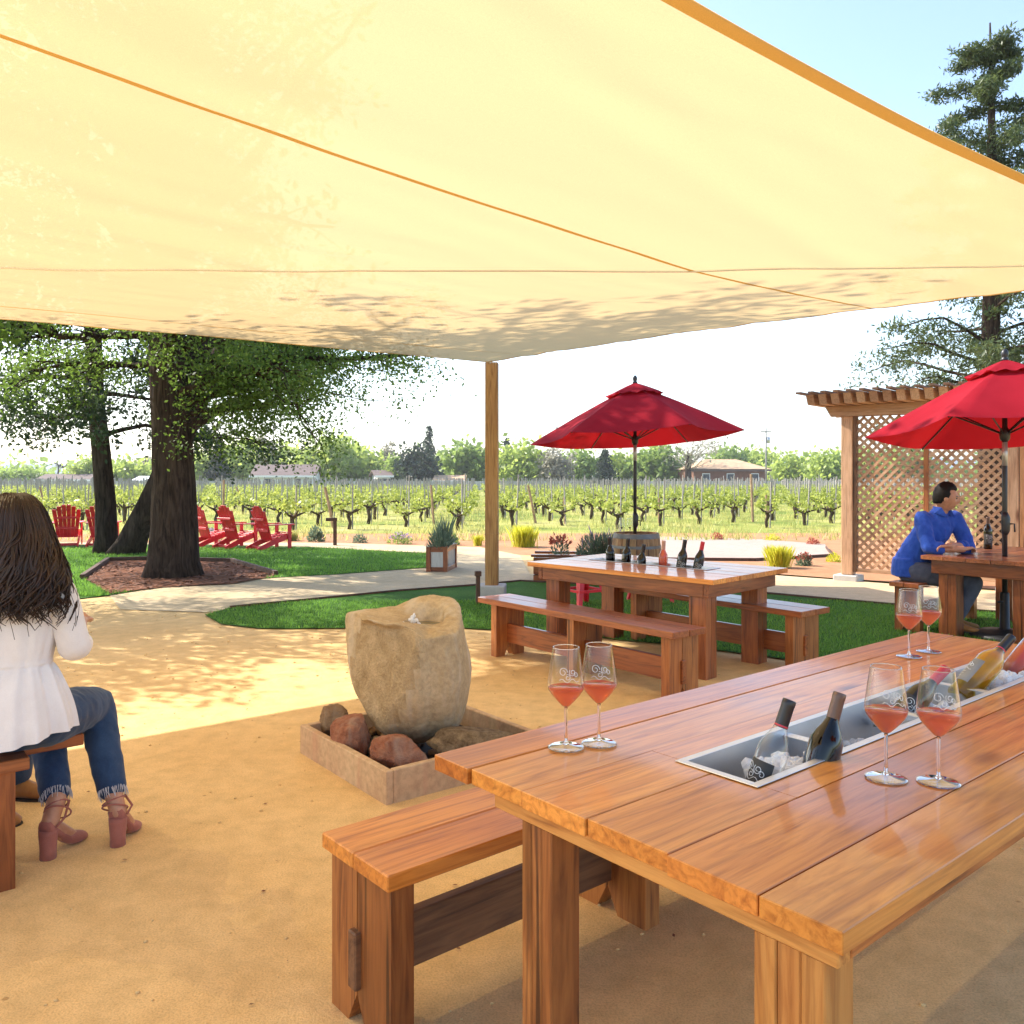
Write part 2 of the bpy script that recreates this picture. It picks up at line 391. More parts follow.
# ------------------------------------------------------------------ mesh builder
class MB:
    def __init__(self):
        self.v, self.f, self.r, self.s, self.mi = [], [], [], [], []
        self.M = Matrix.Identity(4); self.mat = 0
    def add(self, vs, fs, rnd=None, smooth=False):
        o = len(self.v)
        self.v += [tuple(self.M @ Vector(p)) for p in vs]
        r = random.random() if rnd is None else rnd
        for f in fs:
            self.f.append(tuple(i + o for i in f)); self.r.append(r); self.s.append(smooth); self.mi.append(self.mat)
        return self
    def box(self, x0, x1, y0, y1, z0, z1, b=0.003, rnd=None, R=None):
        if x0 > x1: x0, x1 = x1, x0
        if y0 > y1: y0, y1 = y1, y0
        if z0 > z1: z0, z1 = z1, z0
        b = min(b, (x1 - x0) * .45, (y1 - y0) * .45, (z1 - z0) * .45)
        if b <= 0:
            vs = [(x, y, z) for z in (z0, z1) for y in (y0, y1) for x in (x0, x1)]
            fs = [(0, 2, 3, 1), (4, 5, 7, 6), (0, 1, 5, 4), (2, 6, 7, 3), (0, 4, 6, 2), (1, 3, 7, 5)]
        else:
            vs, idx = [], {}
            X, Y, Z = (x0, x1), (y0, y1), (z0, z1)
            for i in (0, 1):
                for j in (0, 1):
                    for k in (0, 1):
                        p = [X[i], Y[j], Z[k]]; sg = [1 if i == 0 else -1, 1 if j == 0 else -1, 1 if k == 0 else -1]
                        for a in range(3):
                            q = list(p)
                            for c in range(3):
                                if c != a: q[c] += sg[c] * b
                            idx[(i, j, k, a)] = len(vs); vs.append(tuple(q))
            fs = []
            for a in range(3):
                o1, o2 = [c for c in range(3) if c != a]
                for s in (0, 1):
                    loop = []
                    for (u, w) in ((0, 0), (1, 0), (1, 1), (0, 1)):
                        k = [0, 0, 0]; k[a] = s; k[o1] = u; k[o2] = w
                        loop.append(idx[(*k, a)])
                    fs.append(tuple(loop))
            for a in range(3):
                o1, o2 = [c for c in range(3) if c != a]
                for u in (0, 1):
                    for w in (0, 1):
                        k0 = [0, 0, 0]; k1 = [0, 0, 0]
                        k0[a] = 0; k1[a] = 1
                        for k in (k0, k1): k[o1] = u; k[o2] = w
                        fs.append((idx[(*k0, o1)], idx[(*k0, o2)], idx[(*k1, o2)], idx[(*k1, o1)]))
            for i in (0, 1):
                for j in (0, 1):
                    for k in (0, 1):
                        fs.append(tuple(idx[(i, j, k, a)] for a in range(3)))
        if R is not None:
            c = Vector(((x0 + x1) / 2, (y0 + y1) / 2, (z0 + z1) / 2))
            vs = [tuple(c + R @ (Vector(p) - c)) for p in vs]
        return self.add(vs, fs, rnd)
    def prism(self, poly, axis, a0, a1, rnd=None):
        """poly in the two other axes, extruded along axis"""
        def mk(p, a):
            q = list(p); q.insert(axis, a); return tuple(q)
        n = len(poly)
        vs = [mk(p, a0) for p in poly] + [mk(p, a1) for p in poly]
        fs = [tuple(range(n)), tuple(range(2 * n - 1, n - 1, -1))]
        fs += [(i, (i + 1) % n, n + (i + 1) % n, n + i) for i in range(n)]
        return self.add(vs, fs, rnd)
    def tube(self, pts, rad, n=8, cap=True, rnd=None, smooth=True, flat=1.0):
        pts = [Vector(p) for p in pts]
        if not isinstance(rad, (list, tuple)): rad = [rad] * len(pts)
        vs, fs = [], []
        up = None
        for i, p in enumerate(pts):
            d = (pts[min(i + 1, len(pts) - 1)] - pts[max(i - 1, 0)])
            if d.length < 1e-9: d = Vector((0, 0, 1))
            d.normalize()
            if up is None:
                up = d.orthogonal().normalized()
            up = (up - d * up.dot(d))
            if up.length < 1e-6: up = d.orthogonal()
            up.normalize(); w = d.cross(up)
            for k in range(n):
                a = 2 * PI * k / n
                vs.append(tuple(p + (up * math.cos(a) + w * math.sin(a) * flat) * rad[i]))
        for i in range(len(pts) - 1):
            for k in range(n):
                k2 = (k + 1) % n
                fs.append((i * n + k, i * n + k2, (i + 1) * n + k2, (i + 1) * n + k))
        if cap:
            fs.append(tuple(range(n - 1, -1, -1))); fs.append(tuple((len(pts) - 1) * n + k for k in range(n)))
        return self.add(vs, fs, rnd, smooth)
    def lathe(self, prof, n=24, c=(0, 0), rnd=None, smooth=True, close=False):
        vs, fs = [], []
        for (r, z) in prof:
            for k in range(n):
                a = 2 * PI * k / n
                vs.append((c[0] + r * math.cos(a), c[1] + r * math.sin(a), z))
        for i in range(len(prof) - 1):
            for k in range(n):
                k2 = (k + 1) % n
                fs.append((i * n + k, i * n + k2, (i + 1) * n + k2, (i + 1) * n + k))
        if close:
            fs.append(tuple(range(n - 1, -1, -1))); fs.append(tuple((len(prof) - 1) * n + k for k in range(n)))
        return self.add(vs, fs, rnd, smooth)
    def rings(self, rings, smooth=True, cap=True, rnd=None):
        n = len(rings[0]); vs = [p for r in rings for p in r]; fs = []
        for i in range(len(rings) - 1):
            for k in range(n):
                k2 = (k + 1) % n
                fs.append((i * n + k, i * n + k2, (i + 1) * n + k2, (i + 1) * n + k))
        if cap:
            fs.append(tuple(range(n - 1, -1, -1))); fs.append(tuple((len(rings) - 1) * n + k for k in range(n)))
        return self.add(vs, fs, rnd, smooth)
    def blob(self, c, rad, sub=2, amp=0.2, freq=2.0, seed=0.0, rnd=None):
        bm = bmesh.new(); bmesh.ops.create_icosphere(bm, subdivisions=sub, radius=1.0)
        vs = []
        for v in bm.verts:
            n = noise.noise(v.co * freq + Vector((seed, seed * 1.7, -seed)))
            n += 0.5 * noise.noise(v.co * freq * 2.3 + Vector((seed * 2, 3, seed)))
            p = v.co * (1 + amp * n)
            vs.append((c[0] + p.x * rad[0], c[1] + p.y * rad[1], c[2] + p.z * rad[2]))
        fs = [tuple(v.index for v in f.verts) for f in bm.faces]
        bm.free()
        return self.add(vs, fs, rnd, True)
    def leaf(self, p, size, rnd=None, up=0.3, asp=0.55):
        """a small pointed leaf: one four-sided face with random orientation"""
        d = Vector((random.gauss(0, 1), random.gauss(0, 1), random.gauss(0, 1))).normalized()
        e = d.orthogonal().normalized(); q = Matrix.Rotation(random.random() * 6.28, 3, d) @ e
        a = d * size; b = q * size * asp * 0.5
        P = Vector(p)
        self.v += [tuple(P), tuple(P + a * 0.5 + b), tuple(P + a), tuple(P + a * 0.5 - b)]
        o = len(self.v) - 4
        self.f.append((o, o + 1, o + 2, o + 3)); self.r.append(random.random() if rnd is None else rnd); self.s.append(False); self.mi.append(self.mat)
    def mesh(self, name, mats):
        me = bpy.data.meshes.new(name)
        me.from_pydata(self.v, [], self.f)
        if not isinstance(mats, (list, tuple)): mats = [mats]
        for m in mats: me.materials.append(m)
        a = me.attributes.new('rnd', 'FLOAT', 'FACE'); a.data.foreach_set('value', self.r)
        me.polygons.foreach_set('use_smooth', self.s)
        me.polygons.foreach_set('material_index', self.mi)
        me.update()
        return me
    def build(self, name, mats, parent=None, fix=True):
        me = self.mesh(name, mats)
        if fix and len(self.f) < 60000:
            bm = bmesh.new(); bm.from_mesh(me)
            bmesh.ops.recalc_face_normals(bm, faces=bm.faces)
            bm.to_mesh(me); bm.free()
        o = bpy.data.objects.new(name, me); COL.objects.link(o)
        if parent is not None: o.parent = parent
        return o

def tag(o, label=None, cat=None, group=None, kind=None):
    if label: o['label'] = label
    if cat: o['category'] = cat
    if group: o['group'] = group
    if kind: o['kind'] = kind
    return o
def empty(name, loc, rz=0.0, label=None, cat=None, group=None):
    o = bpy.data.objects.new(name, None); COL.objects.link(o)
    o.location = loc; o.rotation_euler = (0, 0, rz); o.empty_display_size = 0.1
    return tag(o, label, cat, group)
def copy_tree(o, parent=None):
    c = o.copy(); COL.objects.link(c)
    if parent is not None: c.parent = parent
    for ch in list(o.children): copy_tree(ch, c)
    return c

# ------------------------------------------------------------------ world and sun
SUN_EL, SUN_AZ = math.radians(39.5), math.radians(-62)     # azimuth from +Y, clockwise positive
world = bpy.data.worlds.new("World"); scene.world = world; world.use_nodes = True
wt = world.node_tree
for n in list(wt.nodes): wt.nodes.remove(n)
sky = wt.nodes.new('ShaderNodeTexSky'); sky.sky_type = 'NISHITA'; sky.sun_disc = False
sky.sun_elevation = SUN_EL; sky.sun_rotation = SUN_AZ
sky.altitude = 0; sky.air_density = 0.9; sky.dust_density = 1.4; sky.ozone_density = 0.8
bg = wt.nodes.new('ShaderNodeBackground'); bg.inputs[1].default_value = 0.15
wo = wt.nodes.new('ShaderNodeOutputWorld')
wt.links.new(sky.outputs[0], bg.inputs[0]); wt.links.new(bg.outputs[0], wo.inputs[0])
sun_d = bpy.data.lights.new("sun", 'SUN'); sun_d.energy = 3.2; sun_d.angle = math.radians(0.5); sun_d.color = (1.0, 0.94, 0.84)
sun = bpy.data.objects.new("sun", sun_d); COL.objects.link(sun)
sdir = Vector((math.sin(SUN_AZ) * math.cos(SUN_EL), math.cos(SUN_AZ) * math.cos(SUN_EL), math.sin(SUN_EL)))
sun.rotation_euler = (-sdir).to_track_quat('-Z', 'Y').to_euler()
sun.location = sdir * 60
vs_ = scene.view_settings
scene.display_settings.display_device = 'sRGB'
vs_.view_transform = 'Standard'; vs_.look = 'None'; vs_.gamma = 1.0; vs_.use_curve_mapping = False
vs_.exposure = 1.55
cy = scene.cycles
cy.use_denoising = True
cy.max_bounces = 10; cy.transparent_max_bounces = 24; cy.diffuse_bounces = 4; cy.glossy_bounces = 4; cy.transmission_bounces = 8
cy.caustics_reflective = False; cy.caustics_refractive = False
# ------------------------------------------------------------------ ground
def sheet(name, poly, dz, mat, cuts=(9, 18)):
    bm = bmesh.new()
    vs = [bm.verts.new((x, y, 0)) for x, y in poly]
    bm.faces.new(vs)
    for c in cuts:
        bmesh.ops.bisect_plane(bm, geom=bm.verts[:] + bm.edges[:] + bm.faces[:], plane_co=(0, c, 0), plane_no=(0, 1, 0))
    bmesh.ops.triangulate(bm, faces=[f for f in bm.faces if len(f.verts) > 4])
    for v in bm.verts: v.co.z = g(v.co.y) + dz
    bmesh.ops.recalc_face_normals(bm, faces=bm.faces)
    if sum(f.normal.z for f in bm.faces) < 0: bmesh.ops.reverse_faces(bm, faces=bm.faces)
    me = bpy.data.meshes.new(name); bm.to_mesh(me); bm.free()
    me.materials.append(mat)
    o = bpy.data.objects.new(name, me); COL.objects.link(o)
    return tag(o, kind='structure')
def smooth_poly(pts, wob=0.0, step=0.35):
    """resample a polygon and make its outline a little uneven"""
    out = []
    n = len(pts)
    for i in range(n):
        a, b = Vector(pts[i]), Vector(pts[(i + 1) % n])
        k = max(1, min(60, int((b - a).length / step)))
        for j in range(k):
            p = a.lerp(b, j / k)
            w = noise.noise(Vector((p.x * 1.3, p.y * 1.3, 4.2))) * wob
            out.append((p.x + w, p.y + w))
    return out
sheet('ground', [(-700, -30), (700, -30), (700, 900), (-700, 900)], 0.0, M['meadow'])
sheet('soil_bed', [(-30, 14), (30, 14), (30, 23.2), (12, 23.5), (-10, 23), (-30, 23)], 0.006, M['soil'])
sheet('gravel_patio', smooth_poly([(-16, -6), (16, -6), (16, 9.1), (7.5, 9.6), (4.6, 11.7), (3.2, 12.6), (3.0, 13.8), (-0.2, 16.6), (-16, 16.6)], 0.06), 0.012, M['gravel'])
pathpoly = [at(-600, 543), at(330, 543.5), at(480, 548), at(520, 556), at(530, 575), at(770, 576), at(838, 581), at(1010, 594), at(1300, 616), at(1300, 640), at(1024, 618), at(890, 608), at(770, 597),
            at(640, 590), at(520, 584), at(480, 588), at(400, 594), at(300, 604), at(205, 614), at(120, 611), at(109, 596), at(164, 588), at(278, 578.5), at(336, 575.5), at(427, 568), at(430, 554), at(307, 547.5), at(199, 545), at(-600, 546)]
sheet('gravel_path', pathpoly, 0.018, M['path'])
sheet('gravel_terrace', [at(655, 537), at(760, 540), at(825, 545), at(832, 556), at(755, 561), at(640, 560)], 0.02, M['terrace'])
sheet('soil_border', smooth_poly([at(640, 563), at(755, 563), at(834, 559), at(960, 570), at(1100, 590), at(1300, 612), at(1300, 622), at(1010, 592), at(838, 580), at(770, 575), at(640, 574)], 0.04), 0.022, M['soil'])
lawn_b = [at(-500, 546), at(199, 545.5), at(307, 548), at(430, 555), at(427, 569), at(336, 576), at(278, 579), at(164, 588.5), at(109, 597), at(75, 601), at(-60, 617), at(-400, 640)]
lawn_a = [at(205, 617), at(222, 626), at(260, 630.5), at(290, 631), at(461, 630), at(576, 637), at(718, 653), at(860, 672), at(1100, 705), at(1250, 700),
          at(1250, 640), at(1024, 617), at(890, 607), at(770, 596), at(640, 589), at(520, 583), at(480, 587), at(400, 593), at(300, 603), at(230, 610)]
sheet('lawn', smooth_poly(lawn_b, 0.05), 0.024, M['lawn'])
sheet('lawn', smooth_poly(lawn_a, 0.04), 0.024, M['lawn'])
mulch = [at(82, 580), at(108, 562.5), at(148, 561.5), at(232, 563.5), at(276, 578), at(230, 586), at(164, 589), at(109, 596)]
sheet('mulch_bed', smooth_poly(mulch, 0.06), 0.030, M['mulch'])

def inside(p, poly):
    c = False; n = len(poly); x, y = p
    for i in range(n):
        x1, y1 = poly[i]; x2, y2 = poly[(i + 1) % n]
        if (y1 > y) != (y2 > y) and x < (x2 - x1) * (y - y1) / (y2 - y1) + x1: c = not c
    return c
def blades(poly, n, h, w, dz, xr, yr, bend=0.4, dens=None):
    mb = MB(); k = 0; tries = 0
    while k < n and tries < n * 30:
        tries += 1
        y = yr[0] + (yr[1] - yr[0]) * random.random() ** 1.5
        x = random.uniform(*xr)
        if abs(x) > 0.66 * y + 0.6 or not inside((x, y), poly) or inside((x, y), mulch): continue
        if dens and random.random() > dens(x, y): continue
        hh = h * random.uniform(0.5, 1.3); a = random.random() * 6.28
        ww = w * random.uniform(0.7, 1.3)
        dx, dy = math.cos(a) * ww, math.sin(a) * ww
        bx, by = random.gauss(0, bend) * hh, random.gauss(0, bend) * hh
        z = g(y) + dz
        o = len(mb.v)
        mb.v += [(x - dx, y - dy, z), (x + dx, y + dy, z), (x + bx, y + by, z + hh)]
        mb.f.append((o, o + 1, o + 2)); mb.r.append(random.random()); mb.s.append(False); mb.mi.append(0)
        k += 1
    return mb
tag(blades(lawn_a, 42000, 0.032, 0.004, 0.022, (-4, 9), (5, 9.6)).build('lawn_grass', M['blade'], fix=False), 'short green lawn grass in dappled shade on the strip behind the patio', 'grass', kind='stuff')
tag(blades(lawn_b, 42000, 0.045, 0.006, 0.022, (-13, 0), (10, 18)).build('lawn_grass', M['blade'], fix=False), 'short green lawn grass around the big tree', 'grass', kind='stuff')
far_poly = [(-60, 20.2), (60, 20.2), (60, 75), (-60, 75)]
tag(blades(far_poly, 42000, 0.20, 0.014, -0.01, (-45, 45), (20.4, 70), 0.35,
           lambda x, y: 0.25 + 0.75 * (noise.noise(Vector((x * .35, y * .2, 1))) > -0.1)).build('meadow_grass', M['meadow_blade'], fix=False),
    'dry yellow green meadow grass between the vines', 'grass', kind='stuff')
# bark chips of the mulch bed
mb = MB()
for _ in range(3600):
    x, y = random.uniform(-7.5, -3), random.uniform(10, 14.5)
    if not inside((x, y), mulch): continue
    L_, w_ = random.uniform(.02, .07), random.uniform(.006, .018)
    a = random.random() * 6.28; z = g(y) + .034; e = random.uniform(0, .02)
    c, s = math.cos(a), math.sin(a)
    mb.add([(x - c * L_ - s * w_, y - s * L_ + c * w_, z), (x + c * L_ - s * w_, y + s * L_ + c * w_, z + e), (x + c * L_ + s * w_, y + s * L_ - c * w_, z + e), (x - c * L_ + s * w_, y - s * L_ - c * w_, z)], [(0, 1, 2, 3)])
tag(mb.build('bark_chips', M['chip'], fix=False), 'reddish bark chips scattered under the big tree', 'bark chips', kind='stuff')
# pebbles and leaf litter on the gravel
mb = MB()
for _ in range(420):
    y = random.uniform(1.6, 9); x = random.uniform(-.62 * y, .62 * y)
    if inside((x, y), lawn_a): continue
    s = random.uniform(.003, .008) * (1 + y * .06)
    mb.blob((x, y, .012 + s * .3), (s, s * random.uniform(.6, 1), s * .6), 1, .25, 2, random.random() * 9)
tag(mb.build('gravel_grit', M['gravel'], fix=False), 'loose grit and small stones on the tan patio', 'grit', kind='stuff')

mb = MB()
for _ in range(520):
    y = random.uniform(1.8, 10); x = random.uniform(-.62 * y, .3 * y)
    if inside((x, y), lawn_a): continue
    if random.random() > .25 + .75 * (y > 4.5): continue
    o_ = len(mb.v); mb.leaf((x, y, .017), random.uniform(.012, .03), asp=.5)
    for i_ in range(o_, len(mb.v)): mb.v[i_] = (mb.v[i_][0], mb.v[i_][1], .0165 + .25 * abs(mb.v[i_][2] - .017))
tag(mb.build('leaf_litter', M['chip'], fix=False), 'small dry fallen leaves scattered over the tan patio', 'leaf litter', kind='stuff')

def edging(name, pts, label, h=0.05, dz=0.0, w=0.012):
    mb = MB()
    for i in range(len(pts) - 1):
        a, b = Vector((*pts[i], 0)), Vector((*pts[i + 1], 0))
        n_ = max(1, int((b - a).length / 0.8))
        for k in range(n_):
            p, q = a.lerp(b, k / n_), a.lerp(b, (k + 1) / n_)
            d = (q - p).normalized(); s = Vector((-d.y, d.x, 0)) * w
            z0, z1 = g(p.y) + dz, g(q.y) + dz
            vs = []
            for P, z in ((p, z0), (q, z1)):
                for sg in (-1, 1):
                    for hh in (0.0, h): vs.append((P.x + s.x * sg, P.y + s.y * sg, z + hh))
            mb.add(vs, [(0, 1, 5, 4), (2, 6, 7, 3), (1, 3, 7, 5), (0, 4, 6, 2), (0, 2, 3, 1), (4, 5, 7, 6)])
    return tag(mb.build(name, M['rust']), label, 'edging')
edging('lawn_edging', [at(1250, 640), at(1024, 617), at(890, 607), at(770, 596), at(640, 589), at(520, 583), at(480, 587), at(400, 593), at(300, 603), at(230, 610)], 'dark steel edging strip between the lawn strip and the gravel path', 0.045)
edging('bed_edging', [at(82, 581), at(108, 562.5), at(148, 561.5), at(232, 563.5), at(276, 577)], 'low dark edging bent around the mulch bed of the big tree', 0.09, 0, 0.03)
edging('terrace_edging', [at(640, 560.5), at(755, 561.5), at(832, 557), at(826, 549)], 'rusty low edging around the pinkish gravel terrace', 0.06, 0, 0.012)

# ------------------------------------------------------------------ shade sail and its post
SC = Vector((-0.256, 10.0)); SL, SN = 8.6, 6.90
def sail_pt(u, v):
    """u along the long direction away from the far corner (0..1), v across towards the camera (0..1)"""
    # edges curve inward
    uu = u + 0.035 * (1 if u > .5 else -1) * 0
    inw = 0.30
    a = -SL * u; b = SN * v
    # inward bow of the four edges
    a += -inw * 4 * v * (1 - v) * (1 - u) ** 3 * 0.8 + inw * 4 * v * (1 - v) * u ** 3
    b += inw * 4 * u * (1 - u) * (1 - v) ** 3 * 0.35 - inw * 1.5 * 4 * u * (1 - u) * v ** 3
    x = SC.x + LX * a + NX * b; y = SC.y + LY * a + NY * b
    # height: corners high, valley over the cable that runs between the side corners
    t = abs(u + v - 1.0)
    z = 2.585 + 0.15 * t
    if u + v > 1: z -= 0.05 * (u + v - 1)
    z -= 0.07 * math.sin(PI * min(1, max(0, u))) * math.sin(PI * v) * 0.8
    z += 0.012 * noise.noise(Vector((a * .25 + b * .9, b * 1.9 - a * .2, 0))) + 0.007 * noise.noise(Vector((b * 5.0 + a * .9, a * .3, 3))) + 0.004 * noise.noise(Vector((b * 11.0 - a * 1.5, a * .4, 8)))
    return (x, y, z)
mb = MB(); NU, NV = 110, 110
vs = [sail_pt(i / NU, j / NV) for i in range(NU + 1) for j in range(NV + 1)]
fs = [(i * (NV + 1) + j, i * (NV + 1) + j + 1, (i + 1) * (NV + 1) + j + 1, (i + 1) * (NV + 1) + j) for i in range(NU) for j in range(NV)]
mb.add(vs, fs, 0.5, True)
sail = mb.build('shade_sail', M['sail'])
tag(sail, 'big cream shade sail stretched overhead above the tables', 'shade sail')
def sail_strip(name, fn, w, mat, dz=-0.004, n=90):
    mb = MB(); rows = []
    for i in range(n + 1):
        p, q = fn(i / n)
        a, b = sail_pt(*p), sail_pt(*q)
        rows.append(((a[0], a[1], a[2] + dz), (b[0], b[1], b[2] + dz)))
    vs = [p for r in rows for p in r]
    fs = [(2 * i, 2 * i + 1, 2 * i + 3, 2 * i + 2) for i in range(n)]
    mb.add(vs, fs, .5, True)
    return mb.build(name, mat, sail)
HW = 0.056
sail_strip('hem', lambda t: ((t, 1.0012), (t, 1.0 - HW / SN)), HW, M['sail_hem'])
sail_strip('hem', lambda t: ((t, 0.0), (t, 0.045 / SN)), .05, M['sail_hem'])
sail_strip('hem', lambda t: ((0.0, t), (0.045 / SL, t)), .05, M['sail_hem'])
for vv, vk in ((0.12, 0.0), (0.685, 0.135)):
    sail_strip('seam', lambda t, vv=vv, vk=vk: ((t, vv + vk * t), (t, vv + vk * t + 0.024 / SN)), .02, M['sail_hem'])
mb = MB()
mb.tube([tuple(Vector(sail_pt(u, 1 - u)) + Vector((0, 0, -0.008))) for u in [i / 40 for i in range(41)]], 0.0045, 6)
mb.build('cable', M['steel'], sail)
mb = MB(); cpt = sail_pt(0, 0)
mb.tube([(cpt[0], cpt[1], cpt[2] - .01), (cpt[0] + .01, cpt[1] + .04, cpt[2] + .02)], 0.012, 8)
mb.build('corner_ring', M['steel'], sail)

p = empty('shade_post', (SC.x + .02, SC.y + .10, 0), math.radians(-4), 'square wooden post holding up the far corner of the cream sail', 'post')
mb = MB(); mb.box(-.075, .075, -.075, .075, .12, 2.74, .006, .3); mb.build('post_shaft', W['post'], p)
mb = MB(); mb.box(-.079, .079, -.079, .079, .72, .735, .001, .3); mb.build('band', W['post'], p)
mb = MB(); mb.box(-.16, .16, -.16, .16, -.1, .13, .01); mb.build('footing', M['concrete'], p)
t = at(478, 606)
p = empty('steel_stake', (t[0], t[1], 0), .2, 'thin rusty steel stake standing on the lawn left of the wooden post', 'stake')
mb = MB(); mb.box(-.022, .022, -.022, .022, -.05, .32, .003); mb.build('stake_shaft', M['rust'], p)
mb = MB(); mb.box(-.034, .034, -.034, .034, .32, .375, .004); mb.build('stake_head', M['rust'], p)
t = at(335, 546)
p = empty('path_light', (t[0], t[1], g(t[1])), .2, 'short rusty path light beside the leaning wooden stake', 'path light')
mb = MB(); mb.box(-.04, .04, -.04, .04, -.05, .55, .004); mb.build('light_post', M['rust'], p)
mb = MB(); mb.box(-.2, .05, -.045, .045, .55, .62, .004); mb.build('light_head', M['rust'], p)

# ------------------------------------------------------------------ tables and benches
def board_top(x1, ys, z0, z1, hole=None, mat='topx', gap=0.004, tones=None):
    mb = MB()
    for i in range(len(ys) - 1):
        a, b = ys[i] + gap / 2, ys[i + 1] - gap / 2
        r = tones[i % len(tones)] if tones else random.random()
        e = random.uniform(-.006, .006)
        dz = random.uniform(-.0015, .0015)
        if hole and a < hole[3] and b > hole[2]:
            mb.box(e, hole[0], a, b, z0, z1 + dz, .0018, r)
            mb.box(hole[1], x1 + e, a, b, z0, z1 + dz, .0018, r)
            if a < hole[2]: mb.box(hole[0], hole[1], a, hole[2], z0, z1 + dz, .0, r)
            if b > hole[3]: mb.box(hole[0], hole[1], hole[3], b, z0, z1 + dz, .0, r)
        else:
            mb.box(e, x1 + e, a, b, z0, z1 + dz, .0018, r)
    return mb
def trough(parent, hole, z, depth=0.15, rim=0.022, div=()):
    x0, x1, y0, y1 = hole
    mb = MB()
    # rim: four butted strips, basin: four walls and a floor
    zr = z + .004
    mb.box(x0 - rim, x1 + rim, y0 - rim, y0, zr - .002, zr, .0008); mb.box(x0 - rim, x1 + rim, y1, y1 + rim, zr - .002, zr, .0008)
    mb.box(x0 - rim, x0, y0, y1, zr - .002, zr, .0008); mb.box(x1, x1 + rim, y0, y1, zr - .002, zr, .0008)
    i = .0015
    mb.add([(x0 + i, y0 + i, zr - .001), (x1 - i, y0 + i, zr - .001), (x1 - i, y1 - i, zr - .001), (x0 + i, y1 - i, zr - .001),
            (x0 + .012, y0 + .012, z - depth), (x1 - .012, y0 + .012, z - depth), (x1 - .012, y1 - .012, z - depth), (x0 + .012, y1 - .012, z - depth)],
           [(0, 4, 5, 1), (1, 5, 6, 2), (2, 6, 7, 3), (3, 7, 4, 0), (4, 7, 6, 5)])
    t = mb.build('cooling_trough', M['steel'], parent, fix=False)
    for d in div:
        mb = MB(); mb.box(d - .0015, d + .0015, y0 + .004, y1 - .004, z - depth + .001, z - .012, .0004)
        mb.box(d - .016, d + .016, y0 + .003, y1 - .003, z - .016, z - .0125, .0004)
        mb.build('divider', M['steel'], t)
    return t
def leg(parent, x0, x1, y0, y1, h, mat, split=3):
    mb = MB(); n = split
    for i in range(n):
        a = y0 + (y1 - y0) * i / n; b = y0 + (y1 - y0) * (i + 1) / n
        mb.box(x0 + random.uniform(0, .002), x1 - random.uniform(0, .002), a + .0006, b - .0006, 0, h, .003)
    return mb.build('leg', mat, parent)

# near table
TZ = 0.72
P1 = Vector((0.510, 1.314))
tb = empty('picnic_table', (P1.x, P1.y, 0), ROT, 'large varnished plank table in the foreground with a steel wine trough', 'table', 'plank tables')
TL, TW = 2.647, 1.093
hole = (0.435, 2.24, 0.458, 0.648)
board_top(TL, [0, .153, .35, .563, .763, .953, TW], TZ - .038, TZ, hole, 'topx', .0032, [.42, .70, .50, .92, .35, .60]).build('tabletop', W['topx'], tb)
trough(tb, hole, TZ, .15, .022, (.86, 1.32, 1.78))
mb = MB(); mb.box(.016, .054, .02, .88, TZ - .074, TZ - .0385, .003, .4); mb.build('end_apron', W['paley'], tb)
mb = MB(); mb.box(TL - .054, TL - .016, .02, .88, TZ - .074, TZ - .0385, .003, .4); mb.build('end_apron', W['paley'], tb)
mb = MB(); mb.box(.056, TL - .056, .02, .056, TZ - .072, TZ - .0385, .003, .7); mb.build('side_apron', W['legx'], tb)
mb = MB(); mb.box(.056, TL - .056, .84, .88, TZ - .072, TZ - .0385, .003, .7); mb.build('side_apron', W['legx'], tb)
for (xa, xb) in ((.022, .112), (TL - .112, TL - .022)):
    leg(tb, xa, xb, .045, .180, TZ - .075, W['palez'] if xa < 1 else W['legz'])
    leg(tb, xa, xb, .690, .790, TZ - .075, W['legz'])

def make_bench(label, loc, rz, L, Wd, H=.46, legs=(.08, .95, 1.8), top='topx', lg='legz', st='darkx', longer=0.0, group='plank benches', tones=(.6, .45)):
    r = empty('plank_bench', (*loc, 0), rz, label, 'bench', group)
    mb = MB(); h = Wd * .5
    mb.box(-longer, L, .001, h - .002, H - .042, H, .0035, tones[0])
    mb.box(0, L + .004, h + .002, Wd - .001, H - .042, H, .0035, tones[1])
    mb.build('seat', W[top], r)
    for lx in legs:
        mb = MB(); th = .065; zt = H - .0425
        for (ya, yb, s) in ((.006, h - .002, 1), (h + .002, Wd - .035, -1)):
            # board with the slanted cut that makes the foot notch
            if s == 1: poly = [(ya, 0), (yb - .05, 0), (yb, .095), (yb, zt), (ya, zt)]
            else: poly = [(yb, 0), (ya + .05, 0), (ya, .095), (ya, zt), (yb, zt)]
            mb.prism(poly, 0, lx - th / 2, lx + th / 2)
        mb.build('leg', W[lg], r)
    mb = MB()
    xs = sorted(legs)
    mb.box(xs[0] - .05, xs[-1] + .05, h - .019, h + .019, .115, .262, .004)
    mb.build('stretcher', W[st], r)
    mb = MB()
    mb.box(xs[0] + .04, xs[-1] - .04, h - .05, h + .05, H - .06, H - .0435, .003)
    mb.build('seat_rail', W[st], r)
    return r
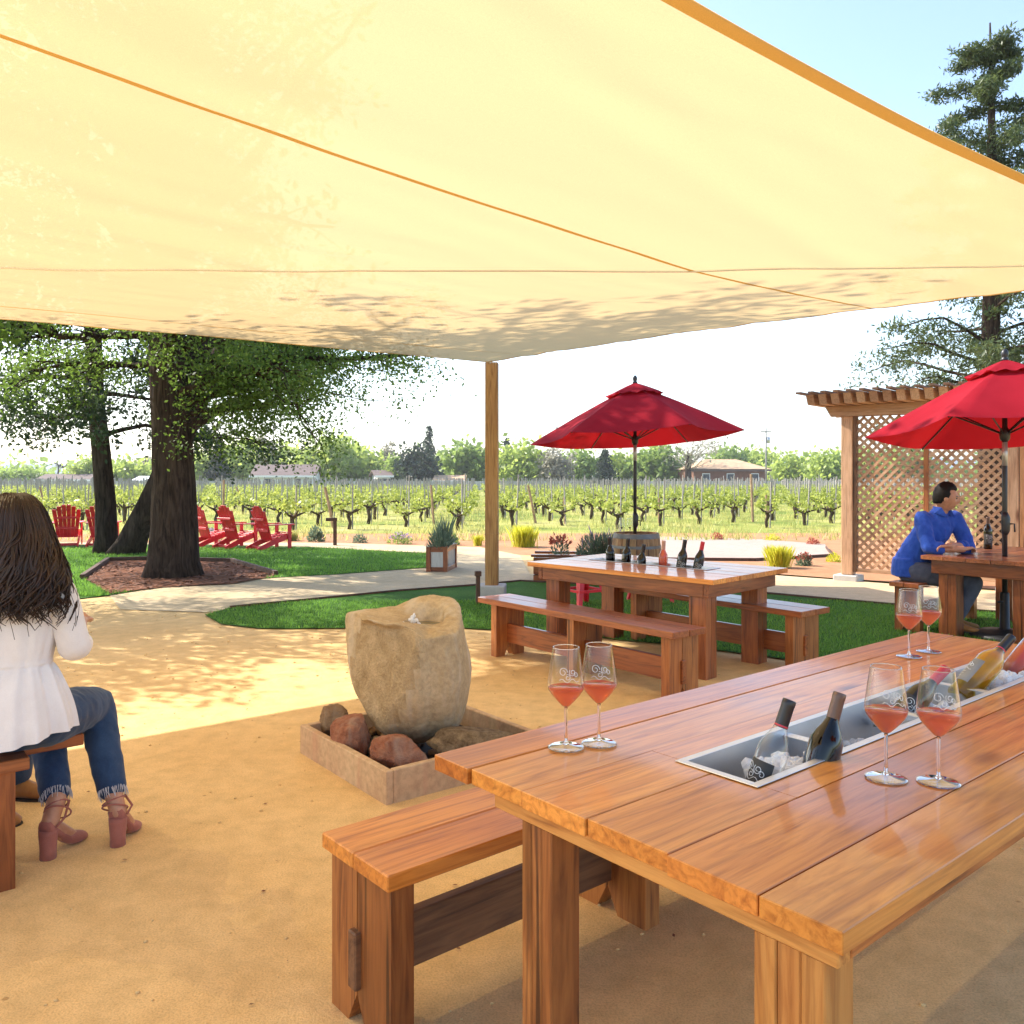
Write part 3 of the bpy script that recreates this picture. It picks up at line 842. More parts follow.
# the leg edges are set flush with the seat rails clear of them
make_bench('orange varnished bench tucked under the foreground table', (-.296, 2.049), ROT, 1.98, .337, .46, (.045, .96, 1.86))
make_bench('bench the woman in the white blouse sits on', (-1.858, 3.18), ROT + PI, 1.7, .34, .46, (.07, .9, 1.6), 'redx', 'redz', 'darkx', .21)
make_bench('long bench on the near side of the middle table', (1.226, 5.42), math.atan2(.777, -.63), 1.98, .32, .46, (.09, .95, 1.82), 'redx', 'legz', 'redx')
make_bench('bench behind the middle table at the edge of the lawn', (2.313, 6.24), math.atan2(.777, -.63), 1.80, .37, .46, (.12, 1.62), 'redx', 'legz', 'redx')
make_bench('short bench the man in the blue shirt sits on', (3.58, 7.55), ROT, 1.3, .27, .46, (.07, 1.2), 'redx', 'redz', 'redx')

def make_table(label, loc, rz, L, Wd, ysn, hole=None, lw=.14, ap=.10, top='topx'):
    r = empty('picnic_table', (*loc, 0), rz, label, 'table', 'plank tables')
    ys = [Wd * i / ysn for i in range(ysn + 1)]
    board_top(L, ys, TZ - .035, TZ, hole, top).build('tabletop', W[top], r)
    if hole: trough(r, hole, TZ, .14, .018)
    z0, z1 = TZ - .036 - ap, TZ - .036
    for (x0, x1) in ((.07, .11), (L - .11, L - .07)):
        mb = MB(); mb.box(x0, x1, .06, Wd - .06, z0, z1, .003); mb.build('end_apron', W['redy'], r)
    for (y0, y1) in ((.062, .10), (Wd - .10, Wd - .062)):
        mb = MB(); mb.box(.112, L - .112, y0, y1, z0, z1, .003); mb.build('side_apron', W['redx'], r)
    for x0 in (.115, L - .115 - lw):
        for y0 in (.103, Wd - .103 - lw):
            leg(r, x0, x0 + lw, y0, y0 + lw, z1 - .001, W['redz'], 2)
    return r
make_table('middle plank table with six wine bottles standing in its trough', (2.079, 6.462), math.radians(135), 1.72, 1.05, 6, (.36, 1.46, .40, .56))
make_table('plank table with the umbrella pole through it at the right', (4.18, 6.77), ROT, 1.6, .95, 5, None, .15, .12, 'redx')

# ------------------------------------------------------------------ wine glasses
GH = .258
BOWL = [(.0042, .104), (.010, .108), (.022, .120), (.036, .136), (.0455, .150), (.0475, .160), (.0465, .172), (.0435, .195), (.0395, .222), (.0345, .256), (.0340, GH), (.0332, GH), (.0335, .256)]
def bowl_r(z):
    for i in range(len(BOWL) - 3):
        (r0, z0), (r1, z1) = BOWL[i], BOWL[i + 1]
        if z0 <= z <= z1: return r0 + (r1 - r0) * (z - z0) / (z1 - z0)
    return .034
def spiral(cx, cz, r, turns, a0, s=1, n=22):
    return [(cx + s * r * (1 - .72 * i / n) * math.cos(a0 + turns * 6.28 * i / n), cz + r * (1 - .72 * i / n) * math.sin(a0 + turns * 6.28 * i / n)) for i in range(n + 1)]
FLOURISH = [spiral(-.009, .004, .0075, 1.3, 0), spiral(.007, .0035, .0062, 1.4, 2.4, 1), spiral(-.0015, -.004, .005, 1.2, 1.2, -1), spiral(.013, -.001, .0045, 1.1, .4, -1),
            [(-.016 + .0034 * i, -.009 + .0028 * math.sin(i * 1.2)) for i in range(11)]]
def make_glass(label, loc, wine, level=.157, face=0.0, group='wine glasses on the foreground table', emblem=True, scale=1.0):
    r = empty('wine_glass', loc, 0, label, 'wine glass', group)
    r.scale = (scale,) * 3
    mb = MB(); mb.lathe(BOWL, 40); mb.build('bowl', M['glass'], r, fix=False)
    mb = MB(); mb.lathe([(.0, .0012), (.040, .0008), (.0462, .0014), (.0464, .0026), (.040, .0038), (.020, .0055), (.008, .009)], 36); mb.build('foot', M['glass_foot'], r, fix=False)
    mb = MB(); mb.lathe([(.0076, .0092), (.0046, .016), (.0038, .04), (.0036, .075), (.0040, .098), (.0042, .1045)], 20, close=True); mb.build('stem', M['glass_solid'], r)
    mb = MB(); mb.lathe([(.0330 + .0011 * math.cos(q * 1.0472), GH + .0011 * math.sin(q * 1.0472)) for q in range(7)], 40); mb.build('rim', M['glass_solid'], r)
    if wine:
        prof = [(.0005, .1065)]
        z = .108
        while z < level:
            prof.append((bowl_r(z) * .975, z)); z += .005
        prof += [(bowl_r(level) * .975, level), (.0005, level)]
        mb = MB(); mb.lathe(prof, 40); mb.build('wine', wine, r, fix=False)
    if emblem:
        mb = MB()
        for ln in FLOURISH:
            pts = []
            for (u, v) in ln:
                z = .196 + v * 1.6; rr = bowl_r(z) + .0005; a = face + u * 1.5 / rr
                pts.append((rr * math.cos(a), rr * math.sin(a), z))
            mb.tube(pts, .0007, 5)
        mb.build('emblem', M['print_white'], r)
    return r
def tpt(px, py, z=TZ):
    d = (CAM_H - z) * F_PX / (py - HOR); return ((px - 512) / F_PX * d, d, z)
def facing(p): return math.atan2(-p[1], -p[0])
gl = [((566, 748), 'left glass of rose in the pair near the left end of the table', .15),
      ((599, 744), 'right glass of rose in the pair near the left end of the table', .1),
      ((886, 779), 'front glass of rose beside the trough, left of its twin', .35),
      ((938.5, 783), 'front glass of rose nearest the table edge, right of its twin', .3),
      ((909, 657), 'left glass of rose in the pair at the far end of the table', .1),
      ((928.5, 652), 'right glass of rose in the pair at the far end of the table', .1)]
for (q, lab, da) in gl:
    p = tpt(*q); make_glass(lab, (p[0], p[1], TZ + .001), M['wine_rose'], .155 if q[0] < 800 else .159, facing(p) + da)

# ------------------------------------------------------------------ bottles
def make_bottle(label, base, axis, glass, wine, cap, body=.0375, lab_mat=None, level=.24, group=None, lab_print=True, neck_band=None, face=0.0):
    r = empty('wine_bottle', base, 0, label, 'wine bottle', group)
    q = Vector((0, 0, 1)).rotation_difference(Vector(axis).normalized())
    r.rotation_mode = 'QUATERNION'; r.rotation_quaternion = q
    R = body
    prof = [(.004, .012), (R * .7, .004), (R * .93, .0), (R, .006), (R, .165), (R * .97, .18), (R * .82, .198), (R * .58, .215), (.0165, .232), (.0148, .25), (.0142, .285), (.0142, .298), (.010, .2985)]
    mb = MB(); mb.lathe(prof, 32); mb.build('glass_body', glass, r, fix=False)
    if wine:
        pw = [(.002, .014), (R * .88, .008), (R * .9, .165), (R * .87, .18), (R * .72, .198), (R * .5, .214), (.0125, .232), (.012, level), (.001, level)]
        mb = MB(); mb.lathe(pw, 28); mb.build('wine', wine, r, fix=False)
    mb = MB(); mb.lathe([(.0155, .232), (.0162, .236), (.0158, .285), (.0164, .287), (.0164, .299), (.0150, .3015), (.0008, .3018)], 24)
    c = mb.build('capsule', cap, r, fix=False)
    if neck_band:
        mb = MB(); mb.lathe([(.0163, .234), (.0166, .2345), (.0166, .238), (.0163, .2385)], 24); mb.build('band', neck_band, c, fix=False)
    if lab_mat:
        mb = MB(); n = 18; vs = []
        for k in range(n + 1):
            a = face - 1.25 + 2.5 * k / n
            for z in (.045, .145): vs.append(((R + .0006) * math.cos(a), (R + .0006) * math.sin(a), z))
        mb.add(vs, [(2 * k, 2 * k + 2, 2 * k + 3, 2 * k + 1) for k in range(n)], .5, True)
        lb = mb.build('label', lab_mat, r, fix=False)
        if lab_print:
            mb = MB()
            for ln in FLOURISH:
                mb.tube([((R + .0012) * math.cos(face + u * 1.9 / R), (R + .0012) * math.sin(face + u * 1.9 / R), .115 + v * 1.9) for (u, v) in ln], .0009, 4)
            for k in range(3):
                mb.tube([((R + .0012) * math.cos(face + s), (R + .0012) * math.sin(face + s), .085 - k * .010) for s in [(-.5 + .1 * i) * (1 - .2 * k) for i in range(11)]], .0008, 4)
            mb.build('print', M['print_white'] if lab_mat is not M['label_cream'] else M['print_gold'], lb)
    return r
def bottle_from_top(label, top, thru, glass, wine, cap, **kw):
    top, thru = Vector(top), Vector(thru); ax = (top - thru).normalized()
    return make_bottle(label, tuple(top - ax * .302), ax, glass, wine, cap, group='bottles chilling in the foreground trough', **kw)
FACE = math.radians(-100)
bottle_from_top('clear glass bottle with black capsule leaning in the trough ice', (.672, 2.075, .877), (.612, 2.055, .72), M['glass'], None, M['black_cap'], lab_mat=M['label_dark'], neck_band=M['red_cap'], face=math.radians(200))
bottle_from_top('dark bottle with bronze capsule second from the trough end', (.826, 2.16, .872), (.772, 2.135, .72), M['glass_black'], M['wine_red'], M['bronze_cap'], body=.041)
bottle_from_top('bottle with red capsule behind the two front glasses', (1.362, 2.69, .815), (1.245, 2.655, .72), M['glass_green'], M['wine_white'], M['red_cap'], lab_mat=M['label_dark'], face=FACE)
bottle_from_top('tilted bottle of golden white wine with black capsule', (1.725, 2.96, .862), (1.560, 2.905, .72), M['glass_yellow'], M['wine_white'], M['black_cap'], body=.043, lab_mat=M['label_grey'], neck_band=M['red_cap'], face=math.radians(160))
bottle_from_top('bottle of rose lying tilted at the far end of the trough', (2.035, 3.23, .865), (1.870, 3.165, .725), M['glass'], M['wine_rose_deep'], M['pink_cap'], body=.042, lab_mat=None)
# ice
mb = MB()
def ice_at(x, y, n, sx, sy, zt):
    for _ in range(n):
        X, Y = x + random.gauss(0, sx), y + random.uniform(-sy, sy)
        z = zt - abs(random.gauss(0, .025)); s = random.uniform(.007, .014)
        R = Matrix.Rotation(random.random() * 6, 3, 'X') @ Matrix.Rotation(random.random() * 6, 3, 'Y')
        mb.box(X - s, X + s, Y - s, Y + s, z - s, z + s, .004, None, R)
ice_at(.66, .525, 150, .045, .06, .700); ice_at(1.10, .55, 40, .05, .06, .645); ice_at(1.45, .56, 90, .05, .06, .705); ice_at(1.98, .54, 150, .06, .07, .722)
o = mb.build('ice', M['ice']); o.location = (P1.x, P1.y, 0); o.rotation_euler = (0, 0, ROT)
tag(o, 'heap of crushed ice cubes packed in the steel trough', 'ice', kind='stuff')

mid = [((610.6, 560), (-.05, 0, 1), 'glass_black', 'wine_red', 'black_cap', None, .19, 'dark bottle at the left end of the row on the middle table'),
       ((626, 561.5), (.10, 0, 1), 'glass_black', 'wine_red', 'black_cap', None, .19, 'dark bottle leaning right, second from left on the middle table'),
       ((641, 563.5), (.16, 0, 1), 'glass_black', 'wine_red', 'black_cap', None, .155, 'low dark bottle leaning right, third from left on the middle table'),
       ((663, 564), (.03, 0, 1), 'glass', 'wine_rose_deep', 'pink_cap', None, .185, 'pink rose bottle fourth from left on the middle table'),
       ((681, 566), (.16, 0, 1), 'glass_green', 'wine_white', 'black_cap', 'label_dark', .205, 'green bottle with dark label second from right on the middle table'),
       ((698, 566.5), (.20, 0, 1), 'glass_green', 'wine_white', 'red_cap', 'label_dark', .195, 'green bottle with red capsule at the right end of the middle table row')]
for (q, ax, gm, wm, cm, lm, up, lab) in mid:
    b = tpt(*q); a = Vector(ax).normalized()
    base = Vector(b) + a * (up - .302)
    make_bottle(lab, tuple(base), a, M[gm], M[wm], M[cm], lab_mat=M[lm] if lm else None, face=FACE, group='bottles on the middle table')
b = tpt(988, 549)
b = (b[0], b[1], TZ + .001)
make_bottle('dark wine bottle standing on the table in front of the man', b, (0, 0, 1), M['glass_green'], M['wine_white'], M['bronze_cap'], lab_mat=M['label_dark'], face=FACE, lab_print=True)
b = tpt(968, 550.5); make_glass('glass with a little red wine beside the man\'s crossed arms', (b[0], b[1], TZ + .001), M['wine_red'], .135, 0, None, False, .75)

# ------------------------------------------------------------------ fountain
FX, FY = -1.075, 4.35
fb = empty('fountain_basin', (FX, FY, 0), math.atan2(-.79, .613), 'square rust stained metal basin holding rocks on the gravel', 'basin')
S, hgt, th = .88, .155, .035
for (nm, bx) in (('basin_wall', (0, S, 0, th)), ('basin_wall', (0, S, S - th, S)), ('basin_wall', (0, th, th + .001, S - th - .001)), ('basin_wall', (S - th, S, th + .001, S - th - .001))):
    mb = MB(); mb.box(bx[0], bx[1], bx[2], bx[3], 0, hgt, .004); mb.build(nm, M['basin_box'], fb)
mb = MB(); mb.box(th, S - th, th, S - th, .0, .05, .0); mb.build('basin_bottom', M['dark_sole'], fb)
# the stone: stacked rings following its outline
FD = 4.30
def fz(py): return CAM_H - (py - HOR) / F_PX * FD
def fx(px): return (px - 512) / F_PX * FD
prof = [(739, 408, 432), (733, 393, 447), (724, 379, 459), (711, 367, 466), (695, 355, 470), (675, 347, 472), (655, 342.5, 470), (640, 340, 466), (630, 338.5, 464), (622, 338.5, 462), (617, 340, 461)]
rings = []; n = 56
for (py, xl, xr) in prof:
    z = fz(py); a, b = fx(xl), fx(xr); cx, hx = (a + b) / 2, (b - a) / 2; hy = min(.30, hx * .92 + .02)
    ring = []
    for k in range(n):
        t = 2 * PI * k / n
        c, s = math.cos(t), math.sin(t)
        e = .72
        x = cx + hx * math.copysign(abs(c) ** e, c); y = FD + hy * math.copysign(abs(s) ** e, s)
        ring.append([x, y, z])
    rings.append(ring)
# irregular broken top rim, higher at the back right
def toprise(x, y):
    r = 0.0
    u = (x - fx(400)) / .30; w = (y - FD) / .28
    sm = lambda t: max(0, min(1, t)) ** 2 * (3 - 2 * max(0, min(1, t)))
    r += .075 * sm((u + .22) * 2.6) * sm((w - .0) * 2.0) * (1 - .35 * sm((u - .75) * 4))
    r -= .050 * sm((u - .1) * 2) * sm((-w) * 1.5)
    r += .016 * sm((-u - .6) * 4)
    r += .022 * noise.noise(Vector((x * 9, y * 9, 1)))
    return r
for q in rings[-1]: q[2] += toprise(q[0], q[1])
for q in rings[-2]: q[2] += toprise(q[0], q[1]) * .6
for q in rings[-3]: q[2] += toprise(q[0], q[1]) * .3
# top surface shrinking towards the bowl
bx, by = fx(424), FD + .03
def top_ring(f, dz, rad=None):
    out = []
    for k in range(n):
        q = rings[10][k]
        if rad is None:
            x = q[0] + (bx - q[0]) * f; y = q[1] + (by - q[1]) * f; z = q[2] * (1 - f) + (fz(622) + toprise(x, y) * .3) * f + dz
        else:
            t = 2 * PI * k / n; x = bx + rad * math.cos(t) * 1.1; y = by + rad * math.sin(t); z = fz(622) + dz
        out.append([x, y, z])
    return out
rings += [top_ring(.22, .012), top_ring(.5, .004), top_ring(0, .006, .098), top_ring(0, -.012, .088), top_ring(0, -.05, .07)]
pl_n = Vector((-.70, -.71, .16)).normalized(); pl_p = Vector((fx(401), FD - .235, fz(680)))
for i, rg in enumerate(rings):
    for q in rg:
        P = Vector(q)
        if i < 11:
            d = (P - pl_p).dot(pl_n)
            if d > 0: P -= pl_n * (d * .97)
            nn = (noise.noise(P * 16) * .012 + noise.noise(P * 34) * .006 if d > .002 else 0) + noise.noise(P * 4) * .012 + noise.noise(P * 11) * .008 + noise.noise(P * 28) * .004
            # vertical flutes on the right-hand faces
            if d <= 0 and P.y < FD + .1: nn += .012 * math.sin((P.x) * 38)
            cdir = Vector((P.x - fx(405), P.y - FD, 0)).normalized(); P += cdir * nn
        q[0], q[1], q[2] = P
mb = MB(); mb.rings([[tuple(p) for p in r] for r in rings])
for fi_, f_ in enumerate(mb.f):
    c_ = Vector((0, 0, 0))
    for q_ in f_: c_ += Vector(mb.v[q_])
    c_ /= len(f_)
    if len(f_) == 4 and fi_ < 56 * 10 and abs((c_ - pl_p).dot(pl_n)) < .022 and c_.y < FD + .02: mb.mi[fi_] = 1
fs_ = mb.build('fountain_stone', [M['fountain_stone'], M['fountain_rough']])
tag(fs_, 'chunky tan stone fountain with a bowl carved in its top', 'fountain')
mo = fs_.modifiers.new('sub', 'SUBSURF'); mo.levels = 1; mo.render_levels = 2
mo.subdivision_type = 'CATMULL_CLARK'
tx = bpy.data.textures.new('stone grain', 'CLOUDS'); tx.noise_scale = .035; tx.noise_depth = 3
dm = fs_.modifiers.new('rough', 'DISPLACE'); dm.texture = tx; dm.strength = .012; dm.mid_level = .5; dm.texture_coords = 'GLOBAL'
mb = MB(); mb.lathe([(.001, fz(622) - .014), (.086, fz(622) - .014)], 28, (bx, by)); mb.build('water', M['water'], fs_, fix=False)
mb = MB()
for i in range(26):
    a = random.random() * 6.28; rr = abs(random.gauss(0, .022))
    mb.blob((bx - .045 + rr * math.cos(a), by - .06 + rr * math.sin(a), fz(622) + random.uniform(-.005, .045) * (1 - rr * 14)), (.007, .007, .010), 1, .3, 2, i)
mb.build('splash', M['ice'], fs_)
def rock(label, px, py, d, w, h, dep, mat, seed, amp=.28, cut=True, rz=0.):
    x = (px - 512) / F_PX * d; z = CAM_H - (py - HOR) / F_PX * d
    mb = MB(); mb.blob((0, 0, 0), (w / 2, dep / 2, h / 2), 4, amp, 1.3, seed)
    vs = []
    rs = random.Random(seed)
    planes = [(Vector((rs.gauss(0, 1), rs.gauss(0, 1), rs.gauss(0, .6))).normalized(), rs.uniform(.62, .85)) for _ in range(9)]
    for p in mb.v:
        P = Vector((p[0] / (w / 2), p[1] / (dep / 2), p[2] / (h / 2)))
        if cut:
            for (nn, dd) in planes:
                k = P.dot(nn) - dd
                if k > 0: P -= nn * k * .9
        P += P.normalized() * (.045 * noise.noise(P * 6 + Vector((seed, 0, 0))) + .03 * noise.noise(P * 15) + (.035 if mat is M['pumice'] else .014) * noise.noise(P * 34))
        vs.append((P.x * w / 2, P.y * dep / 2, P.z * h / 2))
    mb.v = vs
    o = mb.build('rock', mat); o.location = (x, d, z); o.rotation_euler = (0, 0, rz)
    return tag(o, label, 'rock', 'rocks in the fountain basin')
rock('upright reddish rock propped under the left side of the fountain stone', 351, 735, 4.15, .24, .24, .22, M['red_rock'], 5)
rock('broad smooth red rock at the front corner of the basin', 396, 755, 3.95, .31, .18, .22, M['red_rock'], 12, .15)
rock('flat porous brown rock on the right side of the basin', 470, 741, 4.02, .42, .15, .24, M['pumice'], 31, .2, True, .25)
rock('pale brown rock at the back left of the basin', 335, 719, 4.42, .17, .16, .2, M['brown_rock'], 44)
mb = MB()
for _ in range(160):
    x, y = random.uniform(.05, S - .05), random.uniform(.05, S - .05); s = random.uniform(.012, .03)
    mb.blob((x, y, .055 + s * .3), (s, s * random.uniform(.7, 1), s * .7), 1, .2, 2, random.random() * 9)
o = mb.build('basin_pebbles', M['brown_rock']); o.location = fb.location; o.rotation_euler = fb.rotation_euler
tag(o, 'dark wet pebbles covering the basin floor', 'pebbles', kind='stuff')
HAZE_D = 0.00045
# ------------------------------------------------------------------ umbrellas
def make_umbrella(label, loc, H, R, drop, a0, pole_r=.021, base=True, crank_z=1.05, z0=0.0, tilt=0.0, tilty=0.0):
    r = empty('patio_umbrella', loc, 0, label, 'umbrella', 'red canvas umbrellas')
    N = 6
    def rimpt(a, f, lift=0.0):
        # point on the canopy at angle a, fraction f of the radius (hexagonal plan)
        k = a / (2 * PI / N); i = math.floor(k); u = k - i
        A = a0 + i * 2 * PI / N; B = A + 2 * PI / N
        pa = Vector((math.cos(A), math.sin(A))); pb = Vector((math.cos(B), math.sin(B)))
        e = pa.lerp(pb, u) * (1 - .05 * 4 * u * (1 - u) * f)
        z = H - drop * (f ** 1.12) + lift
        z -= .035 * 4 * u * (1 - u) * (.25 + f * .75) * math.sin(min(1, f) * PI * .55)
        return (e.x * R * f, e.y * R * f, z + (tilt * e.x + tilty * e.y) * R * f)
    mb = MB(); KA, KF = 48, 14
    vs = [rimpt(2 * PI * i / KA, .10 + .90 * j / KF) for i in range(KA) for j in range(KF + 1)]
    vs = [(x, y, z + .004 * noise.noise(Vector((x * 6, y * 6, z)))) for x, y, z in vs]
    fs = [(i * (KF + 1) + j, i * (KF + 1) + j + 1, ((i + 1) % KA) * (KF + 1) + j + 1, ((i + 1) % KA) * (KF + 1) + j) for i in range(KA) for j in range(KF)]
    mb.add(vs, fs, .5, True)
    can = mb.build('canopy', M['red_canvas'], r)
    mb = MB(); KF = 4
    vs = [rimpt(2 * PI * i / KA, .012 + .27 * j / KF, .045 + .012 * math.sin(i * 1.7) * (j == KF)) for i in range(KA) for j in range(KF + 1)]
    fs = [(i * (KF + 1) + j, i * (KF + 1) + j + 1, ((i + 1) % KA) * (KF + 1) + j + 1, ((i + 1) % KA) * (KF + 1) + j) for i in range(KA) for j in range(KF)]
    mb.add(vs, fs, .5, True); mb.build('vent', M['red_canvas'], can)
    for i in range(N):
        mb = MB(); a = 2 * PI * i / N
        pts = [tuple(Vector(rimpt(a, f)) - Vector((0, 0, .014))) for f in (.03, .3, .6, .985)]
        mb.tube(pts, .0085, 6); rib = mb.build('rib', M['black_metal'], r)
        mb = MB(); q = Vector(rimpt(a, .55)) - Vector((0, 0, .02)); hub = Vector((math.cos(a0 + a) * .035, math.sin(a0 + a) * .035, H - drop - .02))
        mb.tube([tuple(hub), tuple(q)], .0075, 6); mb.build('strut', M['black_metal'], rib)
    mb = MB(); mb.lathe([(pole_r + .005, H - drop - .09), (.04, H - drop - .07), (.044, H - drop - .01), (.03, H - drop + .02), (pole_r, H - drop + .03)], 16); mb.build('hub', M['black_metal'], r)
    mb = MB(); mb.tube([(0, 0, z0), (0, 0, H - .02)], pole_r, 14); pole = mb.build('pole', M['black_metal'], r)
    mb = MB(); mb.tube([(0, 0, H - drop - .30), (0, 0, H - drop - .095)], pole_r + .001, 14); mb.build('pole_sleeve', M['grey_metal'], pole)
    mb = MB(); mb.lathe([(.001, H + .03), (.03, H + .035), (.032, H + .05), (.022, H + .06), (.024, H + .07), (.030, H + .09), (.027, H + .115), (.012, H + .135), (.001, H + .138)], 16); mb.build('finial', M['black_metal'], r)
    mb = MB(); mb.rings([[(pole_r * s * 1.0 * math.cos(t * .7854) * w + (.008 if w > 1 else 0), pole_r * s * math.sin(t * .7854) * w, crank_z + dz) for t in range(8)] for (dz, s, w) in ((-.10, 1.02, 1), (-.06, 1.3, 1.25), (.05, 1.3, 1.35), (.10, 1.1, 1.0))])
    ck = mb.build('crank_box', M['black_metal'], r)
    mb = MB(); mb.tube([(.03, -.02, crank_z), (.06, -.04, crank_z), (.062, -.042, crank_z - .07)], .007, 6); mb.build('crank_handle', M['black_metal'], ck)
    if base:
        mb = MB(); mb.lathe([(.001, .0), (.26, .0), (.275, .02), (.27, .05), (.20, .075), (.06, .09), (.04, .10), (.036, .40), (.028, .41)], 28); bs = mb.build('base', M['black_metal'], r)
        mb = MB(); mb.tube([(.03, 0, .33), (-.075, -.03, .33)], .009, 8); mb.build('base_knob', M['black_metal'], bs)
    return r
UX, UY = (635 - 512) / F_PX * 11.0, 11.0
make_umbrella('open red umbrella rising from the wine barrel', (UX, UY, 0), 2.56, 1.37, .66, math.radians(49), .022, False, .84, .3, .05, -.06)
make_umbrella('open red umbrella over the man\'s table at the right edge', (4.25, 7.4, 0), 2.37, 1.12, .57, math.radians(40), .021, True, 1.0, .05, .0, -.11)

# ------------------------------------------------------------------ barrel, planters, stools
b = empty('wine_barrel', (UX + .02, UY + .02, 0), 0, 'old oak barrel with grey hoops carrying the umbrella pole', 'barrel')
mb = MB(); nst = 22
zs = [0, .1, .25, .36, .48, .6, .68]; rs = [.265, .29, .315, .32, .315, .30, .285]
for k in range(nst):
    rr = random.random()
    a0, a1 = 2 * PI * k / nst + .006, 2 * PI * (k + 1) / nst - .006
    ring = []
    for z, rd in zip(zs, rs):
        ring.append([(rd * math.cos(a), rd * math.sin(a), z) for a in (a0, (a0 + a1) / 2, a1)] + [((rd - .02) * math.cos(a), (rd - .02) * math.sin(a), z) for a in (a1, a0)])
    mb.rings(ring, False, True, rr)
mb.build('staves', W['barrel'], b)
mb = MB(); mb.lathe([(.001, .65), (.263, .65)], 32); mb.build('head', W['barrel'], b)
for (z0_, z1_) in ((.03, .07), (.17, .205), (.49, .525), (.615, .675)):
    def rad(z):
        for i in range(6):
            if zs[i] <= z <= zs[i + 1]: return rs[i] + (rs[i + 1] - rs[i]) * (z - zs[i]) / (zs[i + 1] - zs[i])
    mb = MB(); mb.lathe([(rad(z0_) + .003, z0_), (rad(z1_) + .003, z1_)], 40); mb.build('hoop', M['barrel_hoop'], b, fix=False)
for px, lab in ((622, 'left empty wine glass on the barrel head'), (630, 'right empty wine glass on the barrel head')):
    make_glass(lab, ((px - 512) / F_PX * 10.85, 10.87, .651), M['wine_red'], .125, 0, 'wine glasses on the barrel', False, .85)

def plant_leaves(mb, c, rad, n, size, upw=0.0, asp=.25, spread=1.0):
    for _ in range(n):
        d = Vector((random.gauss(0, 1), random.gauss(0, 1), abs(random.gauss(0, 1)) * .9)).normalized()
        k = random.random() ** .4
        p = Vector(c) + Vector((d.x * rad[0] * k, d.y * rad[1] * k, d.z * rad[2] * k))
        e = (d * spread + Vector((0, 0, upw)) + Vector((random.gauss(0, .25), random.gauss(0, .25), random.gauss(0, .25)))).normalized()
        s = size * random.uniform(.6, 1.3); sd = e.orthogonal().normalized(); sd = Matrix.Rotation(random.random() * 6.28, 3, e) @ sd * s * asp * .5
        o = len(mb.v)
        mb.v += [tuple(p), tuple(p + e * s * .5 + sd), tuple(p + e * s), tuple(p + e * s * .5 - sd)]
        mb.f.append((o, o + 1, o + 2, o + 3)); mb.r.append(random.random()); mb.s.append(False); mb.mi.append(mb.mat)
def tuft(mb, c, n, h, w, lean=.5, rad=.05):
    for _ in range(n):
        a = random.random() * 6.28; hh = h * random.uniform(.55, 1.1); l = lean * random.random() * hh
        x, y = c[0] + random.gauss(0, rad), c[1] + random.gauss(0, rad)
        dx, dy = math.cos(a), math.sin(a); o = len(mb.v)
        mb.v += [(x - dy * w, y + dx * w, c[2]), (x + dy * w, y - dx * w, c[2]), (x + dx * l * .4 + dy * w * .7, y + dy * l * .4 - dx * w * .7, c[2] + hh * .6), (x + dx * l, y + dy * l, c[2] + hh)]
        mb.f.append((o, o + 1, o + 2, o + 3)); mb.r.append(random.random()); mb.s.append(False); mb.mi.append(mb.mat)

# small planter by the path
px_, py_ = at(442, 570.5)
pl = empty('planter_box', (px_, py_, g(py_)), math.radians(-7), 'brown wooden planter with zinc panels at the corner of the path', 'planter', 'wooden planters')
w2, d2, ph = .13, .36, .40
for sx in (-1, 1):
    for sy in (-1, 1):
        mb = MB(); mb.box(sx * w2 - .035, sx * w2 + .035, sy * d2 - .035, sy * d2 + .035, 0, ph, .004); mb.build('corner_post', W['redz'], pl)
for sy in (-1, 1):
    mb = MB(); y = sy * d2
    mb.box(-w2 + .036, w2 - .036, y - .025, y + .025, .0, .09, .003); mb.box(-w2 + .036, w2 - .036, y - .025, y + .025, ph - .08, ph, .003); mb.build('end_rail', W['redx'], pl)
    mb = MB()
    for k in range(12):
        a = -w2 + .037 + (2 * w2 - .074) * k / 12
        mb.box(a, a + (2 * w2 - .074) / 12, y - .008 - .006 * (k % 2), y + .008 + .006 * (k % 2), .091, ph - .081, 0)
    mb.build('zinc_panel', M['grey_metal'], pl)
for sx in (-1, 1):
    mb = MB(); x = sx * w2
    mb.box(x - .025, x + .025, -d2 + .036, d2 - .036, .0, .09, .003); mb.box(x - .025, x + .025, -d2 + .036, d2 - .036, ph - .08, ph, .003); mb.build('side_rail', W['redy'], pl)
    mb = MB()
    for k in range(26):
        a = -d2 + .037 + (2 * d2 - .074) * k / 26
        mb.box(x - .008 - .006 * (k % 2), x + .008 + .006 * (k % 2), a, a + (2 * d2 - .074) / 26, .091, ph - .081, 0)
    mb.build('zinc_panel', M['grey_metal'], pl)
mb = MB(); mb.box(-w2 + .026, w2 - .026, -d2 + .026, d2 - .026, ph - .07, ph - .03, 0); mb.build('planting_soil', M['soil'], pl)
mb = MB()
for yy in (-.27, 0, .27): plant_leaves(mb, (0, yy, ph - .05), (.15, .2, .28), 420, .10, .9, .12)
for yy in (-.1, .2): tuft(mb, (0, yy, ph), 50, .48, .003, .4, .06)
o = mb.build('lavender_plant', M['lavender']); o.location = pl.location; o.rotation_euler = pl.rotation_euler
tag(o, 'grey green lavender growing in the small planter by the path', 'plant', 'planter plants')
